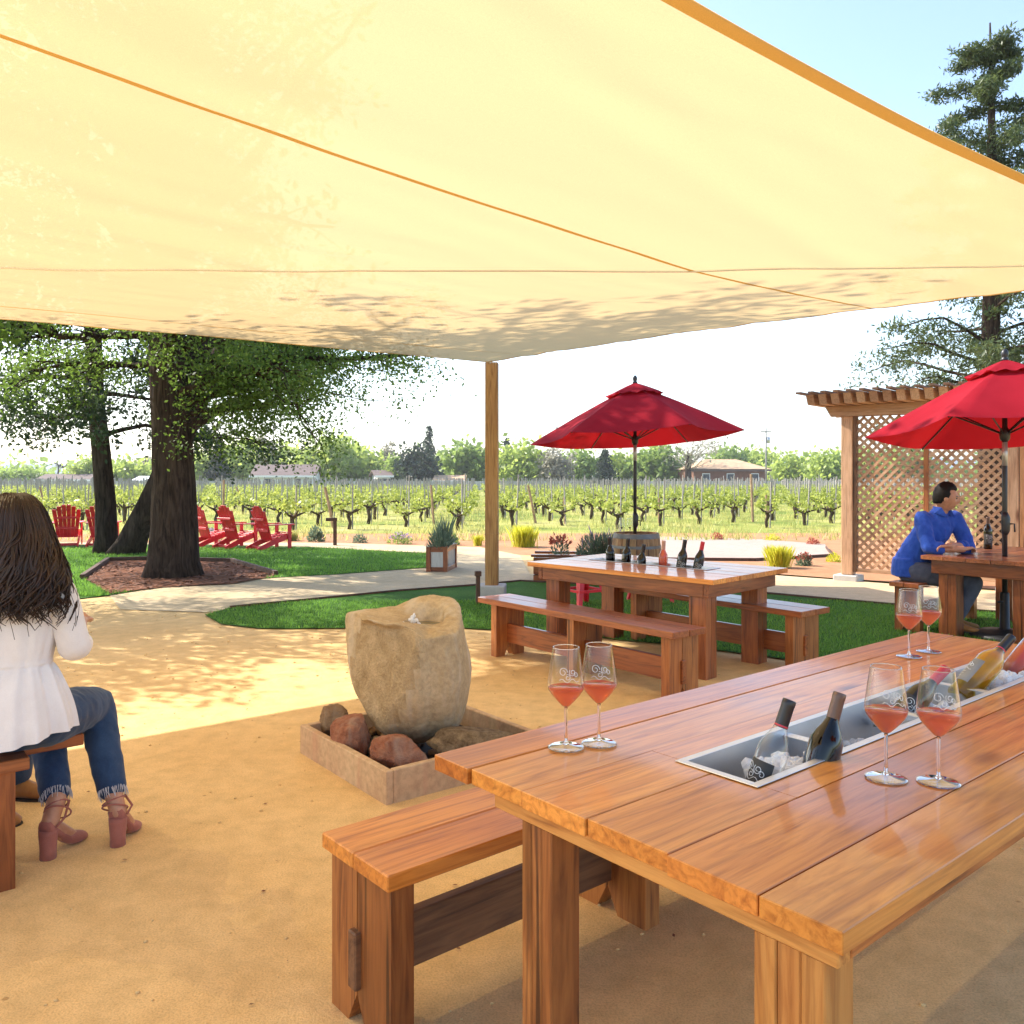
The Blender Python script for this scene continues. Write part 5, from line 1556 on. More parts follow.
FT = [(20, 474, 34, 138, 'far_mid', 'round', 'low green tree at the far left edge'), (84, 458, 20, 130, 'far_light', 'round', 'bright green tree left of the slim trunk'), (127, 466, 36, 132, 'far_light', 'round', 'low yellow green tree between the two dark trunks'),
      (102, 448, 22, 150, 'far_grey', 'bare', 'thin grey tree right of the slim trunk'), (144, 462, 22, 150, 'far_grey', 'round', 'brownish tree beside the big trunk'), (200, 455, 30, 128, 'far_light', 'round', 'yellow green tree right of the big trunk'), (219, 438, 24, 126, 'far_dark', 'cone', 'dark pine left of the white house'),
      (241, 444, 34, 132, 'far_light', 'round', 'light green tree just left of the white house'), (262, 440, 24, 150, 'far_grey', 'round', 'pale thin tree behind the left end of the brown roof'), (285, 450, 36, 152, 'far_light', 'round', 'yellow green tree behind the brown roof'), (325, 443, 52, 134, 'far_light', 'round', 'wide yellow green tree at the right end of the brown roof'),
      (357, 452, 42, 140, 'far_light', 'round', 'pale green tree right of the white house'), (389, 443, 14, 150, 'far_grey', 'round', 'slim grey tree above the small shed roof'), (398, 461, 22, 128, 'far_mid', 'round', 'small green tree right of the small shed roof'),
      (419, 450, 32, 126, 'far_dark', 'round', 'dark rounded tree below the tall pine'), (429, 427, 20, 140, 'far_dark', 'cone', 'tall pointed pine behind the dark round tree'), (444, 462, 22, 138, 'far_light', 'round', 'small yellow green tree right of the tall pine'),
      (466, 447, 40, 134, 'far_mid', 'round', 'green tree left of the shade post'), (507, 440, 24, 150, 'far_dark', 'cone', 'dark pine just right of the shade post'), (523, 449, 42, 128, 'far_light', 'round', 'bright green tree right of the shade post'), (556, 454, 26, 124, 'far_grey', 'round', 'greyish rounded tree left of the umbrella pole'),
      (578, 453, 34, 138, 'far_mid', 'round', 'green tree left of the dark pine under the umbrella'), (605, 451, 24, 118, 'far_dark', 'cone', 'dark wide pine left of the umbrella pole'), (622, 456, 30, 140, 'far_light', 'round', 'light green tree behind the umbrella pole'), (656, 452, 42, 136, 'far_mid', 'round', 'green tree right of the umbrella pole'),
      (688, 440, 50, 122, 'far_grey', 'bare', 'bare brownish tree left of the tan roofed house'), (730, 451, 36, 165, 'far_mid', 'round', 'green tree behind the tan roofed house'), (762, 458, 40, 165, 'far_light', 'round', 'light tree behind the right end of the tan roof'),
      (796, 459, 36, 140, 'far_light', 'round', 'yellow green tree right of the utility pole'), (826, 456, 34, 132, 'far_light', 'round', 'yellow green tree beside the pergola post'), (168, 468, 30, 140, 'far_mid', 'round', 'green tree hidden behind the big trunk'), (858, 457, 40, 136, 'far_light', 'round', 'yellow green tree behind the lattice'), (902, 455, 44, 138, 'far_mid', 'round', 'green tree behind the lattice centre'), (640, 462, 30, 150, 'far_light', 'round', 'pale low tree behind the umbrella pole')]
for a in FT: far_tree(a[6], *a[:6])
# low woods far behind, one mass
wd = MB()
for k in range(420):
    d = R_(170, 230); x = R_(-.64, .64) * d; h = R_(3.5, 6.5); r_ = R_(2.5, 4.5)
    leaf_cluster(wd, (x, d, g(d) + h * .5), r_, 30, r_ * .35, .1, h / r_ * .55, .8)
tag(wd.build('far_woods', M['far_mid'], fix=False), 'low continuous belt of woods behind the far trees and houses', 'woods', kind='stuff')
# two palms far left
for px, lab in ((58, 'left of two tiny palms on the skyline'), (63, 'right of two tiny palms on the skyline')):
    d = 190; x = (px - 512) / F_PX * d
    t = empty('palm_tree', (x, d, g(d)), 0, lab, 'tree', 'palms on the skyline')
    H_ = CAM_H + (HOR - (465 if px < 60 else 467)) / F_PX * d - g(d)
    mb = MB(); mb.tube([(0, 0, 0), (.1, 0, H_)], [.22, .15], 6); mb.build('trunk', M['bark'], t)
    mb = MB()
    for k in range(18):
        a = k * 1.1; L_ = R_(.8, 1.2); e = R_(-.7, .7)
        mb.tube([(.1, 0, H_), (.1 + math.cos(a) * L_ * .6, math.sin(a) * L_ * .6, H_ + .4 * e + .2), (.1 + math.cos(a) * L_, math.sin(a) * L_, H_ + e - .2)], [.05, .16, .03], 4, False, None, False, .3)
    mb.build('crown', M['far_dark'], t)

def house(label, px0, px1, top, eave, d, roof, wall, kind='gable', dep=8, rz=0.0, nm='house'):
    x0, x1 = (px0 - 512) / F_PX * d, (px1 - 512) / F_PX * d; z0 = g(d)
    zt = CAM_H + (HOR - top) / F_PX * d; ze = CAM_H + (HOR - eave) / F_PX * d
    h = empty(nm, ((x0 + x1) / 2, d, z0), rz, label, 'house')
    w = (x1 - x0) / 2; ze -= z0; zt -= z0
    mb = MB()
    if kind == 'gable': mb.box(-w, w, 0, dep, 0, ze, 0)
    else: mb.box(-w, w, 0, dep, 0, ze, 0)
    if kind == 'gable': mb.add([(-w, 0, ze), (-w, dep, ze), (-w, dep / 2, zt - .25), (w, 0, ze), (w, dep, ze), (w, dep / 2, zt - .25)], [(0, 1, 2), (3, 5, 4)])
    mb.build('wall', M[wall], h)
    mb = MB(); o = .5
    if kind == 'gable':
        for s in (0, 1):
            ya, yb = (-o, dep / 2) if s == 0 else (dep + o, dep / 2)
            za, zb = ze - .12, zt
            mb.add([(-w - o, ya, za), (w + o, ya, za), (w + o, yb, zb), (-w - o, yb, zb), (-w - o, ya, za - .18), (w + o, ya, za - .18), (w + o, yb, zb - .18), (-w - o, yb, zb - .18)], [(0, 1, 2, 3), (4, 7, 6, 5), (0, 4, 5, 1), (0, 3, 7, 4), (1, 5, 6, 2)])
    else:
        q = w * .45
        mb.add([(-w - o, -o, ze), (w + o, -o, ze), (w + o, dep + o, ze), (-w - o, dep + o, ze), (-q, dep / 2, zt), (q, dep / 2, zt)], [(0, 1, 5, 4), (1, 2, 5), (2, 3, 4, 5), (3, 0, 4), (0, 3, 2, 1)])
    rf = mb.build('roof', M[roof], h)
    mb = MB(); mb.box(-w - o, w + o, -o - .05, -o - .01, ze - .34, ze - .06, 0); mb.build('fascia', M['white_paint' if kind == 'gable' else 'roof_brown'], rf)
    nw = max(2, int(w * 2 / 3.2))
    for k in range(nw):
        x = -w + (k + .5) * 2 * w / nw
        mb = MB(); mb.box(x - .55, x + .55, -.06, -.02, ze * .38, ze * .8, 0); wn = mb.build('window', M['white_paint'], h)
        mb = MB(); mb.box(x - .45, x + .45, -.08, -.062, ze * .42, ze * .76, 0); mb.build('pane', M['window_dark'], wn)
    return h
house('white house with a long brown shingle roof beyond the vineyard', 254, 312, 464, 475, 118, 'roof_brown', 'wall_white', 'gable', 10, .12)
house('low brick house with a tan hip roof beyond the vineyard', 694, 767, 458.5, 469, 122, 'roof_tan', 'wall_brick', 'hip', 12)
house('pinkish low building seen left of the slim trunk', 38, 96, 474, 479, 125, 'roof_brown', 'wall_pink', 'gable', 6, 0, 'shed')
house('small shed roof in the far tree line', 378, 390, 470, 475, 124, 'roof_brown', 'wall_white', 'gable', 6, .3, 'shed')
house('low white shed below the dark round tree', 436, 462, 475, 480, 122, 'roof_tan', 'wall_white', 'gable', 6, 0, 'shed')
house('pale low shed roof between the two trunks', 134, 156, 476, 480, 125, 'wall_white', 'wall_pink', 'gable', 6, 0, 'shed')
# back fence, in one run of boards
fn = empty('board_fence', (0, 119.5, g(119.5)), 0, 'long weathered grey board fence along the back of the vineyard', 'fence')
mb = MB()
for k in range(-330, 331):
    mb.box(k * .25, k * .25 + .235, 0, .03, .05, 1.3 + .02 * random.random(), 0)
mb.build('boards', M['fence_grey'], fn)
mb = MB()
for k in range(-40, 41): mb.box(k * 2.05, k * 2.05 + .1, -.08, -.005, 0, 1.7, 0)
tag(mb.build('fence_posts', M['fence_grey'], fn), kind='stuff')
# utility poles
for (px, top, d, lab) in ((766, 428, 120, 'tall utility pole with a crossarm right of the tan roof'), (280 + 277, 425, 150, 'thin utility pole rising behind the red umbrella')):
    x = (px - 512) / F_PX * d; H_ = CAM_H + (HOR - top) / F_PX * d - g(d)
    u = empty('utility_pole', (x, d, g(d)), .2, lab, 'utility pole')
    mb = MB(); mb.tube([(0, 0, 0), (0, 0, H_)], [.14, .09], 8); mb.build('pole', M['stake'], u)
    mb = MB(); mb.box(-.8, .8, -.06, .06, H_ - .6, H_ - .45, 0); mb.build('crossarm', M['stake'], u)
    mb = MB(); mb.lathe([(.01, H_ - 2.1), (.26, H_ - 2.1), (.26, H_ - 1.3), (.01, H_ - 1.25)], 10, (.32, 0)); mb.build('transformer', M['grey_metal'], u)
# hills
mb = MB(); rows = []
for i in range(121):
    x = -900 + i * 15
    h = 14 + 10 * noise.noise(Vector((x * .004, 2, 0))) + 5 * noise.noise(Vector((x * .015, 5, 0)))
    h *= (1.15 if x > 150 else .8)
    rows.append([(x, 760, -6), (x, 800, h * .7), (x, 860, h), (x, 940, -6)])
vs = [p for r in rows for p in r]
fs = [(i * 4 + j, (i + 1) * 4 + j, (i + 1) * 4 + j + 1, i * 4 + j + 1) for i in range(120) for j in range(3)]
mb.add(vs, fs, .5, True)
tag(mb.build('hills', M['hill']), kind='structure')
# ------------------------------------------------------------------ people
def eval_mesh(o):
    sc = bpy.data.scenes.new('tmp'); sc.collection.objects.link(o)
    vl = sc.view_layers[0]; vl.update()
    res = bpy.data.meshes.new_from_object(o.evaluated_get(vl.depsgraph))
    bpy.data.objects.remove(o); bpy.data.scenes.remove(sc)
    return res
def skin_raw(joints, edges, root, sub=1):
    """joints: name -> (x,y,z,r). Closed, overlapping tapered limbs that fuse() turns into one surface."""
    b = MB()
    for n_, (x, y, z, r) in joints.items(): b.blob((x, y, z), (r, r, r), 2, 0.0, 1.0)
    for a, c in edges:
        A, C = joints[a], joints[c]; p, q = Vector(A[:3]), Vector(C[:3])
        b.tube([tuple(p.lerp(q, t)) for t in (0, .25, .5, .75, 1)], [(A[3] + (C[3] - A[3]) * t) * .995 for t in (0, .25, .5, .75, 1)], 14)
    return b.v, b.f
def chain(pts, rads, sub=1):
    J_ = {str(i): (*p, r) for i, (p, r) in enumerate(zip(pts, rads))}
    return skin_raw(J_, [(str(i), str(i + 1)) for i in range(len(pts) - 1)], '0', sub)
def fuse(mb, voxel, name, mats, parent, smooth_it=4, wrinkle=0.0, wscale=.06, pick=None):
    """fuse everything in mb into one continuous surface"""
    me = mb.mesh('tmp', mats[0])
    bm = bmesh.new(); bm.from_mesh(me); bmesh.ops.recalc_face_normals(bm, faces=bm.faces); bm.to_mesh(me); bm.free()
    o = bpy.data.objects.new('tmp', me)
    r = o.modifiers.new('r', 'REMESH'); r.mode = 'VOXEL'; r.voxel_size = voxel; r.use_smooth_shade = True
    if smooth_it: s = o.modifiers.new('s', 'SMOOTH'); s.iterations = smooth_it; s.factor = .5
    res = eval_mesh(o); bpy.data.meshes.remove(me)
    res.name = name
    res.materials.clear()
    for m in mats: res.materials.append(m)
    if wrinkle:
        nrm = [v.normal.copy() for v in res.vertices]
        for v, nv in zip(res.vertices, nrm):
            p = v.co
            n1 = noise.noise(Vector((p.x / wscale, p.y / wscale, p.z / (wscale * 1.8))))
            n2 = noise.noise(Vector((p.x / wscale * 2.3 + p.z * 9, p.y / wscale * 2.3, p.z / wscale)))
            w = (1 - abs(n1) * 2) * .6 + n2 * .5
            v.co += nv * wrinkle * w
    res.polygons.foreach_set('use_smooth', [True] * len(res.polygons))
    if pick:
        for p in res.polygons: p.material_index = pick(p.center)
    res.update()
    ob = bpy.data.objects.new(name, res); COL.objects.link(ob); ob.parent = parent
    return ob
def head_mesh(mb, c, fwd, up=(0, 0, 1), s=1.0):
    """a face-forward head; c is its centre"""
    F = Vector(fwd).normalized(); U = (Vector(up) - F * F.dot(Vector(up))).normalized(); X = F.cross(U)
    bm = bmesh.new(); bmesh.ops.create_icosphere(bm, subdivisions=5, radius=1.0)
    def gs(a, b_, w): return math.exp(-((a - b_) / w) ** 2)
    vs = []
    for v in bm.verts:
        x, y, z = v.co          # x side, y front, z up
        px, py, pz = x * .074, y * .095, z * .116
        if z < 0: k = -z; px *= 1 - .30 * k; py *= 1 - .10 * k; py += .012 * k * (y > 0)
        if y > 0:
            fr = max(0, y) ** 2
            py += fr * (.026 * gs(x, 0, .17) * gs(z, -.22, .17) + .014 * gs(x, 0, .12) * gs(z, -.02, .2))      # nose
            py -= fr * .012 * (gs(x, .42, .2) + gs(x, -.42, .2)) * gs(z, .02, .14)                            # eye sockets
            py += fr * .006 * gs(z, .19, .09) * (abs(x) < .75)                                                # brow
            py += fr * .008 * gs(x, 0, .3) * gs(z, -.55, .06) + fr * .007 * gs(x, 0, .27) * gs(z, -.67, .06)    # lips
            py += fr * .010 * gs(x, 0, .3) * gs(z, -.90, .12)                                                 # chin
            px += math.copysign(.004, x) * gs(abs(x), .62, .2) * gs(z, -.2, .2)
        vs.append(tuple(Vector(c) + (X * px + F * py + U * pz) * s))
    mb.add(vs, [tuple(v.index for v in f.verts) for f in bm.faces], .5, True); bm.free()
    for sg in (-1, 1):      # ears
        e = Vector(c) + (X * sg * .074 - F * .008 - U * .008) * s
        o = len(mb.v)
        mb.blob((0, 0, 0), (1, 1, 1), 2, .05, 1)
        for i in range(o, len(mb.v)):
            p = Vector(mb.v[i]); mb.v[i] = tuple(e + (X * p.x * .011 + F * (p.y * .018 - .2 * 0) + U * p.z * .031) * s)
    def local(p):
        d = (Vector(p) - Vector(c)) / s; return d.dot(X), d.dot(F), d.dot(U)
    return local
def hand(mb, wrist, d, palm_n, side, s=1.0, curl=.55):
    """palm and five bent fingers as overlapping chains, fused later. d: direction of the hand, side: +1/-1 thumb side"""
    D = Vector(d).normalized(); Np = (Vector(palm_n) - D * D.dot(Vector(palm_n))).normalized(); T = D.cross(Np) * side
    w = Vector(wrist)
    def P(a, b_, c_): return tuple(w + (D * a + T * b_ + Np * c_) * s)
    for (b_) in (-.028, -.010, .010, .028):
        vs, fs = chain([P(0, b_ * .6, 0), P(.04, b_, 0), P(.085, b_, 0)], [.013 * s, .0145 * s, .012 * s]); mb.add(vs, fs, .5, True)
    for b_, L_ in ((-.030, .060), (-.010, .075), (.010, .080), (.030, .072)):
        a1, a2, a3 = curl * .5, curl * 1.2, curl * 1.9
        p = [.084, 0.0]; pts = [P(p[0], b_, p[1])]
        for ang, seg in ((a1, .45), (a2, .32), (a3, .23)):
            p = [p[0] + math.cos(ang) * L_ * seg, p[1] + math.sin(ang) * L_ * seg]; pts.append(P(p[0], b_ * 1.05, p[1]))
        vs, fs = chain(pts, [.0095 * s, .0088 * s, .0080 * s, .0066 * s]); mb.add(vs, fs, .5, True)
    vs, fs = chain([P(.018, .025, .004), P(.045, .050, .012), P(.070, .060, .022), P(.088, .062, .034)], [.0125 * s, .0115 * s, .010 * s, .0078 * s]); mb.add(vs, fs, .5, True)

class Frame:
    def __init__(self, x, y, fx, fy):
        l = math.hypot(fx, fy); self.o = Vector((x, y, 0)); self.f = Vector((fx / l, fy / l, 0)); self.r = Vector((fy / l, -fx / l, 0))
    def __call__(self, f, r, z): return tuple(self.f * f + self.r * r + Vector((0, 0, z)))
    def w(self, x, y, z): return (x - self.o.x, y - self.o.y, z)       # a world point in the root's space
def J(p, r): return (*p, r)

# ---- the man in the blue shirt
fr = Frame(3.62, 7.85, .93, -.36)
man = empty('person', (fr.o.x, fr.o.y, 0), 0, 'man in a bright blue shirt leaning on crossed arms at the table', 'person')
sh = {1: fr.w(3.685, 7.74, 1.035), -1: fr.w(4.035, 7.80, 1.035)}
el = {1: fr.w(3.695, 7.60, .775), -1: fr.w(4.07, 7.66, .772)}
wr = {1: fr.w(3.955, 7.53, .768), -1: fr.w(3.85, 7.54, .800)}
kn = {1: fr(.52, .13, .47), -1: fr(.50, -.12, .50)}
an = {1: fr(.38, .17, .14), -1: fr(.42, -.14, .12)}
hd = fr.w(3.895, 7.70, 1.215)
mb = MB()
Jt = {'pel': J(fr(0, 0, .57), .10), 'bel': J(fr.w(3.72, 7.83, .74), .12), 'che': J(fr.w(3.83, 7.79, .93), .125), 'nb': J(fr.w(3.865, 7.76, 1.06), .065), 'nk': J(fr.w(3.88, 7.73, 1.13), .055), 'hd': J(hd, .055)}
E = [('pel', 'bel'), ('bel', 'che'), ('che', 'nb'), ('nb', 'nk'), ('nk', 'hd')]
for s in (1, -1):
    Jt.update({f'sh{s}': J(Vector(sh[s]).lerp(Vector(fr.w(3.862, 7.765, 1.0)), .2), .045), f'el{s}': J(el[s], .042), f'wr{s}': J(wr[s], .030), f'hp{s}': J(fr(.05, .08 * s, .545), .078), f'kn{s}': J(kn[s], .058), f'an{s}': J(an[s], .04)})
    E += [('che', f'sh{s}'), (f'sh{s}', f'el{s}'), (f'el{s}', f'wr{s}'), ('pel', f'hp{s}'), (f'hp{s}', f'kn{s}'), (f'kn{s}', f'an{s}')]
mb.add(*skin_raw(Jt, E, 'pel', 1), .5, True)
hface = Vector((.90, -.36, -.10)) 
hl = head_mesh(mb, hd, hface, (0, 0, 1), 1.0)
hand(mb, wr[1], (.75, .35, .12), (0, 0, -1), 1, 1.0, .85)
hand(mb, wr[-1], (-.9, .1, -.05), (0, 0, -1), -1, 1.0, .8)
M['eye_dark'] = plain('dark eye', (0.02, 0.012, 0.01), .3); M['lip'] = plain('lip', (0.36, .12, .09), .5)
def face_pick(hl):
    def f(c):
        x, y, z = hl(c)
        if y > .055:
            if (abs(abs(x) - .030) < .012 and abs(z - .004) < .0055) or (abs(abs(x) - .031) < .018 and abs(z - .024 + abs(abs(x) - .031) * .25) < .0045): return 1
            if abs(x) < .024 and abs(z + .071) < .009: return 2
        return 0
    return f
fuse(mb, .0045, 'body', [M['skin'], M['eye_dark'], M['lip']], man, 1, pick=face_pick(hl))
# hair
mb = MB(); hv = Vector(hd); F_ = hface.normalized(); X_ = F_.cross(Vector((0, 0, 1))).normalized(); U_ = X_.cross(F_)
bm = bmesh.new(); bmesh.ops.create_icosphere(bm, subdivisions=4, radius=1.0)
vs = []
for v in bm.verts:
    x, y, z = v.co
    k = 1.0 + .05 * noise.noise(v.co * 7) + .03 * noise.noise(v.co * 18)
    # hairline: pulled inside the head where the face is
    face = (y > .30 and z < .52 + .1 * (abs(x) > .5)) or (z < -.28 - .25 * (y < -.3)) or (abs(x) > .6 and y > .05 and z < -.0)
    sc = .86 if face else 1.13 * k
    vs.append(tuple(hv + (X_ * x * .074 + F_ * (y * .095 - .004) + U_ * (z * .116 + .006 + .010 * max(0, z))) * sc))
mb.add(vs, [tuple(v.index for v in f.verts) for f in bm.faces], .5, True); bm.free()
mb.build('hair', M['hair_dark'], man)
# shirt
mb = MB()
Js = {'pel': J(fr.w(3.645, 7.85, .62), .140), 'bel': J(fr.w(3.72, 7.83, .75), .145), 'che': J(fr.w(3.83, 7.79, .93), .146), 'nb': J(fr.w(3.862, 7.765, 1.05), .082)}
E = [('pel', 'bel'), ('bel', 'che'), ('che', 'nb')]
for s in (1, -1):
    e2 = Vector(el[s]).lerp(Vector(wr[s]), .30)
    Js.update({f'sh{s}': J(Vector(sh[s]).lerp(Vector(fr.w(3.862, 7.765, 1.05)), .10) - Vector((0, 0, .012)), .072), f'md{s}': J(Vector(sh[s]).lerp(Vector(el[s]), .5), .066), f'el{s}': J(el[s], .062), f'fa{s}': J(e2, .056)})
    E += [('che', f'sh{s}'), (f'sh{s}', f'md{s}'), (f'md{s}', f'el{s}'), (f'el{s}', f'fa{s}')]
mb.add(*skin_raw(Js, E, 'pel', 1), .5, True)
ring = []
for z, k in ((.66, .96), (.58, 1.04), (.50, 1.08)):
    ring.append([tuple(Vector(fr(.0, 0, z)) + fr.f * .128 * k * math.cos(t * .314) + fr.r * .150 * k * math.sin(t * .314)) for t in range(20)])
mb.rings(ring)
shirt = fuse(mb, .009, 'shirt', [M['blue_shirt']], man, 8, .010, .075)
mb = MB()
for s in (1, -1):          # collar wings
    C_ = Vector(fr.w(3.875, 7.735, 0)); tf = Vector((.45, -.89, 0)); tr_ = Vector((-.89, -.45, 0)) * s
    def K(f, r, z): return C_ + tf * f + tr_ * r + Vector((0, 0, z))
    P_ = (K(-.055, .05, 1.135), K(.035, .058, 1.125), K(.085, .040, 1.04), K(-.01, .088, 1.075))
    o_ = tf * .008 + tr_ * .003 + Vector((0, 0, .004))
    mb.add([tuple(p) for p in P_] + [tuple(p + o_) for p in P_], [(0, 1, 2, 3), (7, 6, 5, 4), (0, 4, 5, 1), (1, 5, 6, 2), (2, 6, 7, 3), (3, 7, 4, 0)])
mb.build('collar', M['blue_shirt'], shirt)
for s in (1, -1):          # rolled cuffs
    e2 = Vector(el[s]).lerp(Vector(wr[s]), .22); e3 = Vector(el[s]).lerp(Vector(wr[s]), .40)
    mb = MB(); mb.tube([tuple(e2), tuple(e2.lerp(e3, .1)), tuple(e2.lerp(e3, .9)), tuple(e3)], [.052, .060, .060, .050], 16); mb.build('rolled_cuff', M['blue_shirt'], shirt)
# jeans
mb = MB()
Jp = {'pel': J(fr(.01, 0, .56), .118)}
E = []
for s in (1, -1):
    hem = Vector(an[s]) + Vector((0, 0, .02))
    Jp.update({f'hp{s}': J(fr(.06, .085 * s, .548), .100), f'th{s}': J(Vector(fr(.06, .09 * s, .548)).lerp(Vector(kn[s]), .55), .092), f'kn{s}': J(kn[s], .076), f'cf{s}': J(Vector(kn[s]).lerp(hem, .45), .068), f'an{s}': J(hem, .058)})
    E += [('pel', f'hp{s}'), (f'hp{s}', f'th{s}'), (f'th{s}', f'kn{s}'), (f'kn{s}', f'cf{s}'), (f'cf{s}', f'an{s}')]
mb.add(*skin_raw(Jp, E, 'pel', 1), .5, True)
fuse(mb, .009, 'jeans', [M['grey_jeans']], man, 8, .008, .07)
def plain_shoe(parent, ankle, d, mat, sole, L_=.27, nm='shoe'):
    D = Vector((d[0], d[1], 0)).normalized(); S_ = Vector((D.y, -D.x, 0)); a = Vector(ankle); z0 = a.z - .075
    mb = MB(); rings = []
    for (t, w, h) in ((-.30, .028, .05), (-.25, .036, .085), (-.10, .040, .10), (.10, .042, .085), (.30, .046, .060), (.50, .045, .045), (.64, .034, .035), (.69, .012, .02)):
        rings.append([tuple(Vector((a.x, a.y, z0)) + D * t * L_ + S_ * w * math.cos(q * .5236) + Vector((0, 0, max(.012, .012 + h * .5 + h * .5 * math.sin(q * .5236))))) for q in range(12)])
    mb.rings(rings); sh_ = mb.build(nm, mat, parent)
    mb = MB(); rings = []
    for (t, w) in ((-.32, .02), (-.28, .036), (0, .042), (.3, .050), (.55, .046), (.68, .028), (.715, .01)):
        rings.append([tuple(Vector((a.x, a.y, z0)) + D * t * L_ + S_ * w * sx + Vector((0, 0, zz))) for sx, zz in ((-1, 0), (1, 0), (1.0, .018), (-1.0, .018))])
    mb.rings(rings, False); mb.build('sole', sole, sh_)
for s in (1, -1): plain_shoe(man, Vector(an[s]) - Vector((0, 0, .03)), fr.f * .9 + fr.r * .2 * s, M['tan_leather'], M['dark_sole'])

# ---- the woman in the white blouse
fw = Frame(-1.76, 3.03, .18, .98)
wom = empty('person', (fw.o.x, fw.o.y, 0), 0, 'woman with long wavy brown hair in a white blouse, seen from behind', 'person')
kn = {1: fw.w(-1.66, 3.42, .505), -1: fw.w(-1.87, 3.42, .505)}
an = {1: fw.w(-1.525, 3.285, .185), -1: fw.w(-1.690, 3.185, .205)}
sh = {1: fw(.01, .165, 1.04), -1: fw(.01, -.165, 1.04)}
el = {1: fw(.05, .205, .81), -1: fw(.05, -.205, .81)}
wr = {1: fw(.27, .06, .86), -1: fw(.27, -.06, .86)}
hd = fw(.035, 0, 1.235)
mb = MB()
Jt = {'pel': J(fw(0, 0, .56), .12), 'bel': J(fw(.0, 0, .74), .10), 'che': J(fw(.0, 0, .93), .105), 'nb': J(fw(.0, 0, 1.06), .055), 'nk': J(fw(.015, 0, 1.12), .045), 'hd': J(hd, .05)}
E = [('pel', 'bel'), ('bel', 'che'), ('che', 'nb'), ('nb', 'nk'), ('nk', 'hd')]
foot = {}
for s in (1, -1):
    hp_ = {1: fw.w(-1.500, 3.270, 0), -1: fw.w(-1.703, 3.158, 0)}[s]; tp_ = {1: fw.w(-1.508, 3.43, 0), -1: fw.w(-1.672, 3.335, 0)}[s]
    foot[s] = (Vector(hp_), Vector(tp_))
    D = (foot[s][1] - foot[s][0]).normalized()
    heel = foot[s][0] + Vector((0, 0, .135)); ball = foot[s][0].lerp(foot[s][1], .68) + Vector((0, 0, .035)); toe = foot[s][1] + Vector((0, 0, .026)) - D * .02
    Jt.update({f'sh{s}': J(Vector(sh[s]) * .88 + Vector((0, 0, .10)), .040), f'el{s}': J(el[s], .036), f'wr{s}': J(wr[s], .025), f'hp{s}': J(fw(.04, .09 * s, .545), .09), f'kn{s}': J(kn[s], .055), f'an{s}': J(Vector(an[s]) + Vector((0, 0, .01)), .034),
               f'he{s}': J(heel, .030), f'ba{s}': J(ball, .028), f'to{s}': J(toe, .018)})
    E += [('che', f'sh{s}'), (f'sh{s}', f'el{s}'), (f'el{s}', f'wr{s}'), ('pel', f'hp{s}'), (f'hp{s}', f'kn{s}'), (f'kn{s}', f'an{s}'), (f'an{s}', f'he{s}'), (f'he{s}', f'ba{s}'), (f'ba{s}', f'to{s}')]
mb.add(*skin_raw(Jt, E, 'pel', 1), .5, True)
hl = head_mesh(mb, hd, fw(1, 0, -.05), (0, 0, 1), .95)
for s in (1, -1): hand(mb, wr[s], fw(.6, -.7 * s, .2), (0, 0, -1), -s, .9, .7)
fuse(mb, .007, 'body', [M['skin'], M['eye_dark'], M['lip']], wom, 4, pick=face_pick(hl))
# jeans
mb = MB(); Jp = {'pel': J(fw(-.01, 0, .57), .128)}; E = []
for s in (1, -1):
    k, a = Vector(kn[s]), Vector(an[s]); hem = a + (k - a) * .12
    Jp.update({f'hp{s}': J(fw(.045, .092 * s, .55), .098), f'th{s}': J(Vector(fw(.04, .10 * s, .555)).lerp(k, .55), .088), f'kn{s}': J(k, .070), f'cf{s}': J(k.lerp(hem, .45), .064), f'an{s}': J(hem, .054)})
    E += [('pel', f'hp{s}'), (f'hp{s}', f'th{s}'), (f'th{s}', f'kn{s}'), (f'kn{s}', f'cf{s}'), (f'cf{s}', f'an{s}')]
mb.add(*skin_raw(Jp, E, 'pel', 1), .5, True)
jeans = fuse(mb, .008, 'jeans', [M['denim']], wom, 9, .0045, .05)
for s in (1, -1):
    mb = MB(); k, a = Vector(kn[s]), Vector(an[s]); hem = a + (k - a) * .12; ax = (a - k).normalized(); u = ax.orthogonal().normalized(); v_ = ax.cross(u)
    for q in range(64):
        t = q / 64 * 6.283 + R_(-.04, .04); p = hem + (u * math.cos(t) + v_ * math.sin(t)) * .050 + ax * .008
        e = p + ax * R_(.02, .045) + Vector((R_(-.006, .006), R_(-.006, .006), 0))
        mb.tube([tuple(p), tuple(p.lerp(e, .5) + Vector((R_(-.003, .003), R_(-.003, .003), 0))), tuple(e)], [.0016, .0014, .0009], 4, False)
    mb.build('frayed_hem', M['frayed'], jeans)
mb = MB()          # back pocket seams
for s in (1, -1):
    pts = [fw(-.128 + .01 * abs(t), (.055 + .05 * math.cos(t)) * s, .575 - .05 * math.sin(max(0, t))) for t in (-.6, 0, .5, 1.0, 1.57, 2.1, 2.6, 3.14)]
    mb.tube(pts, .0014, 4)
mb.build('pocket_seam', M['frayed'], jeans)
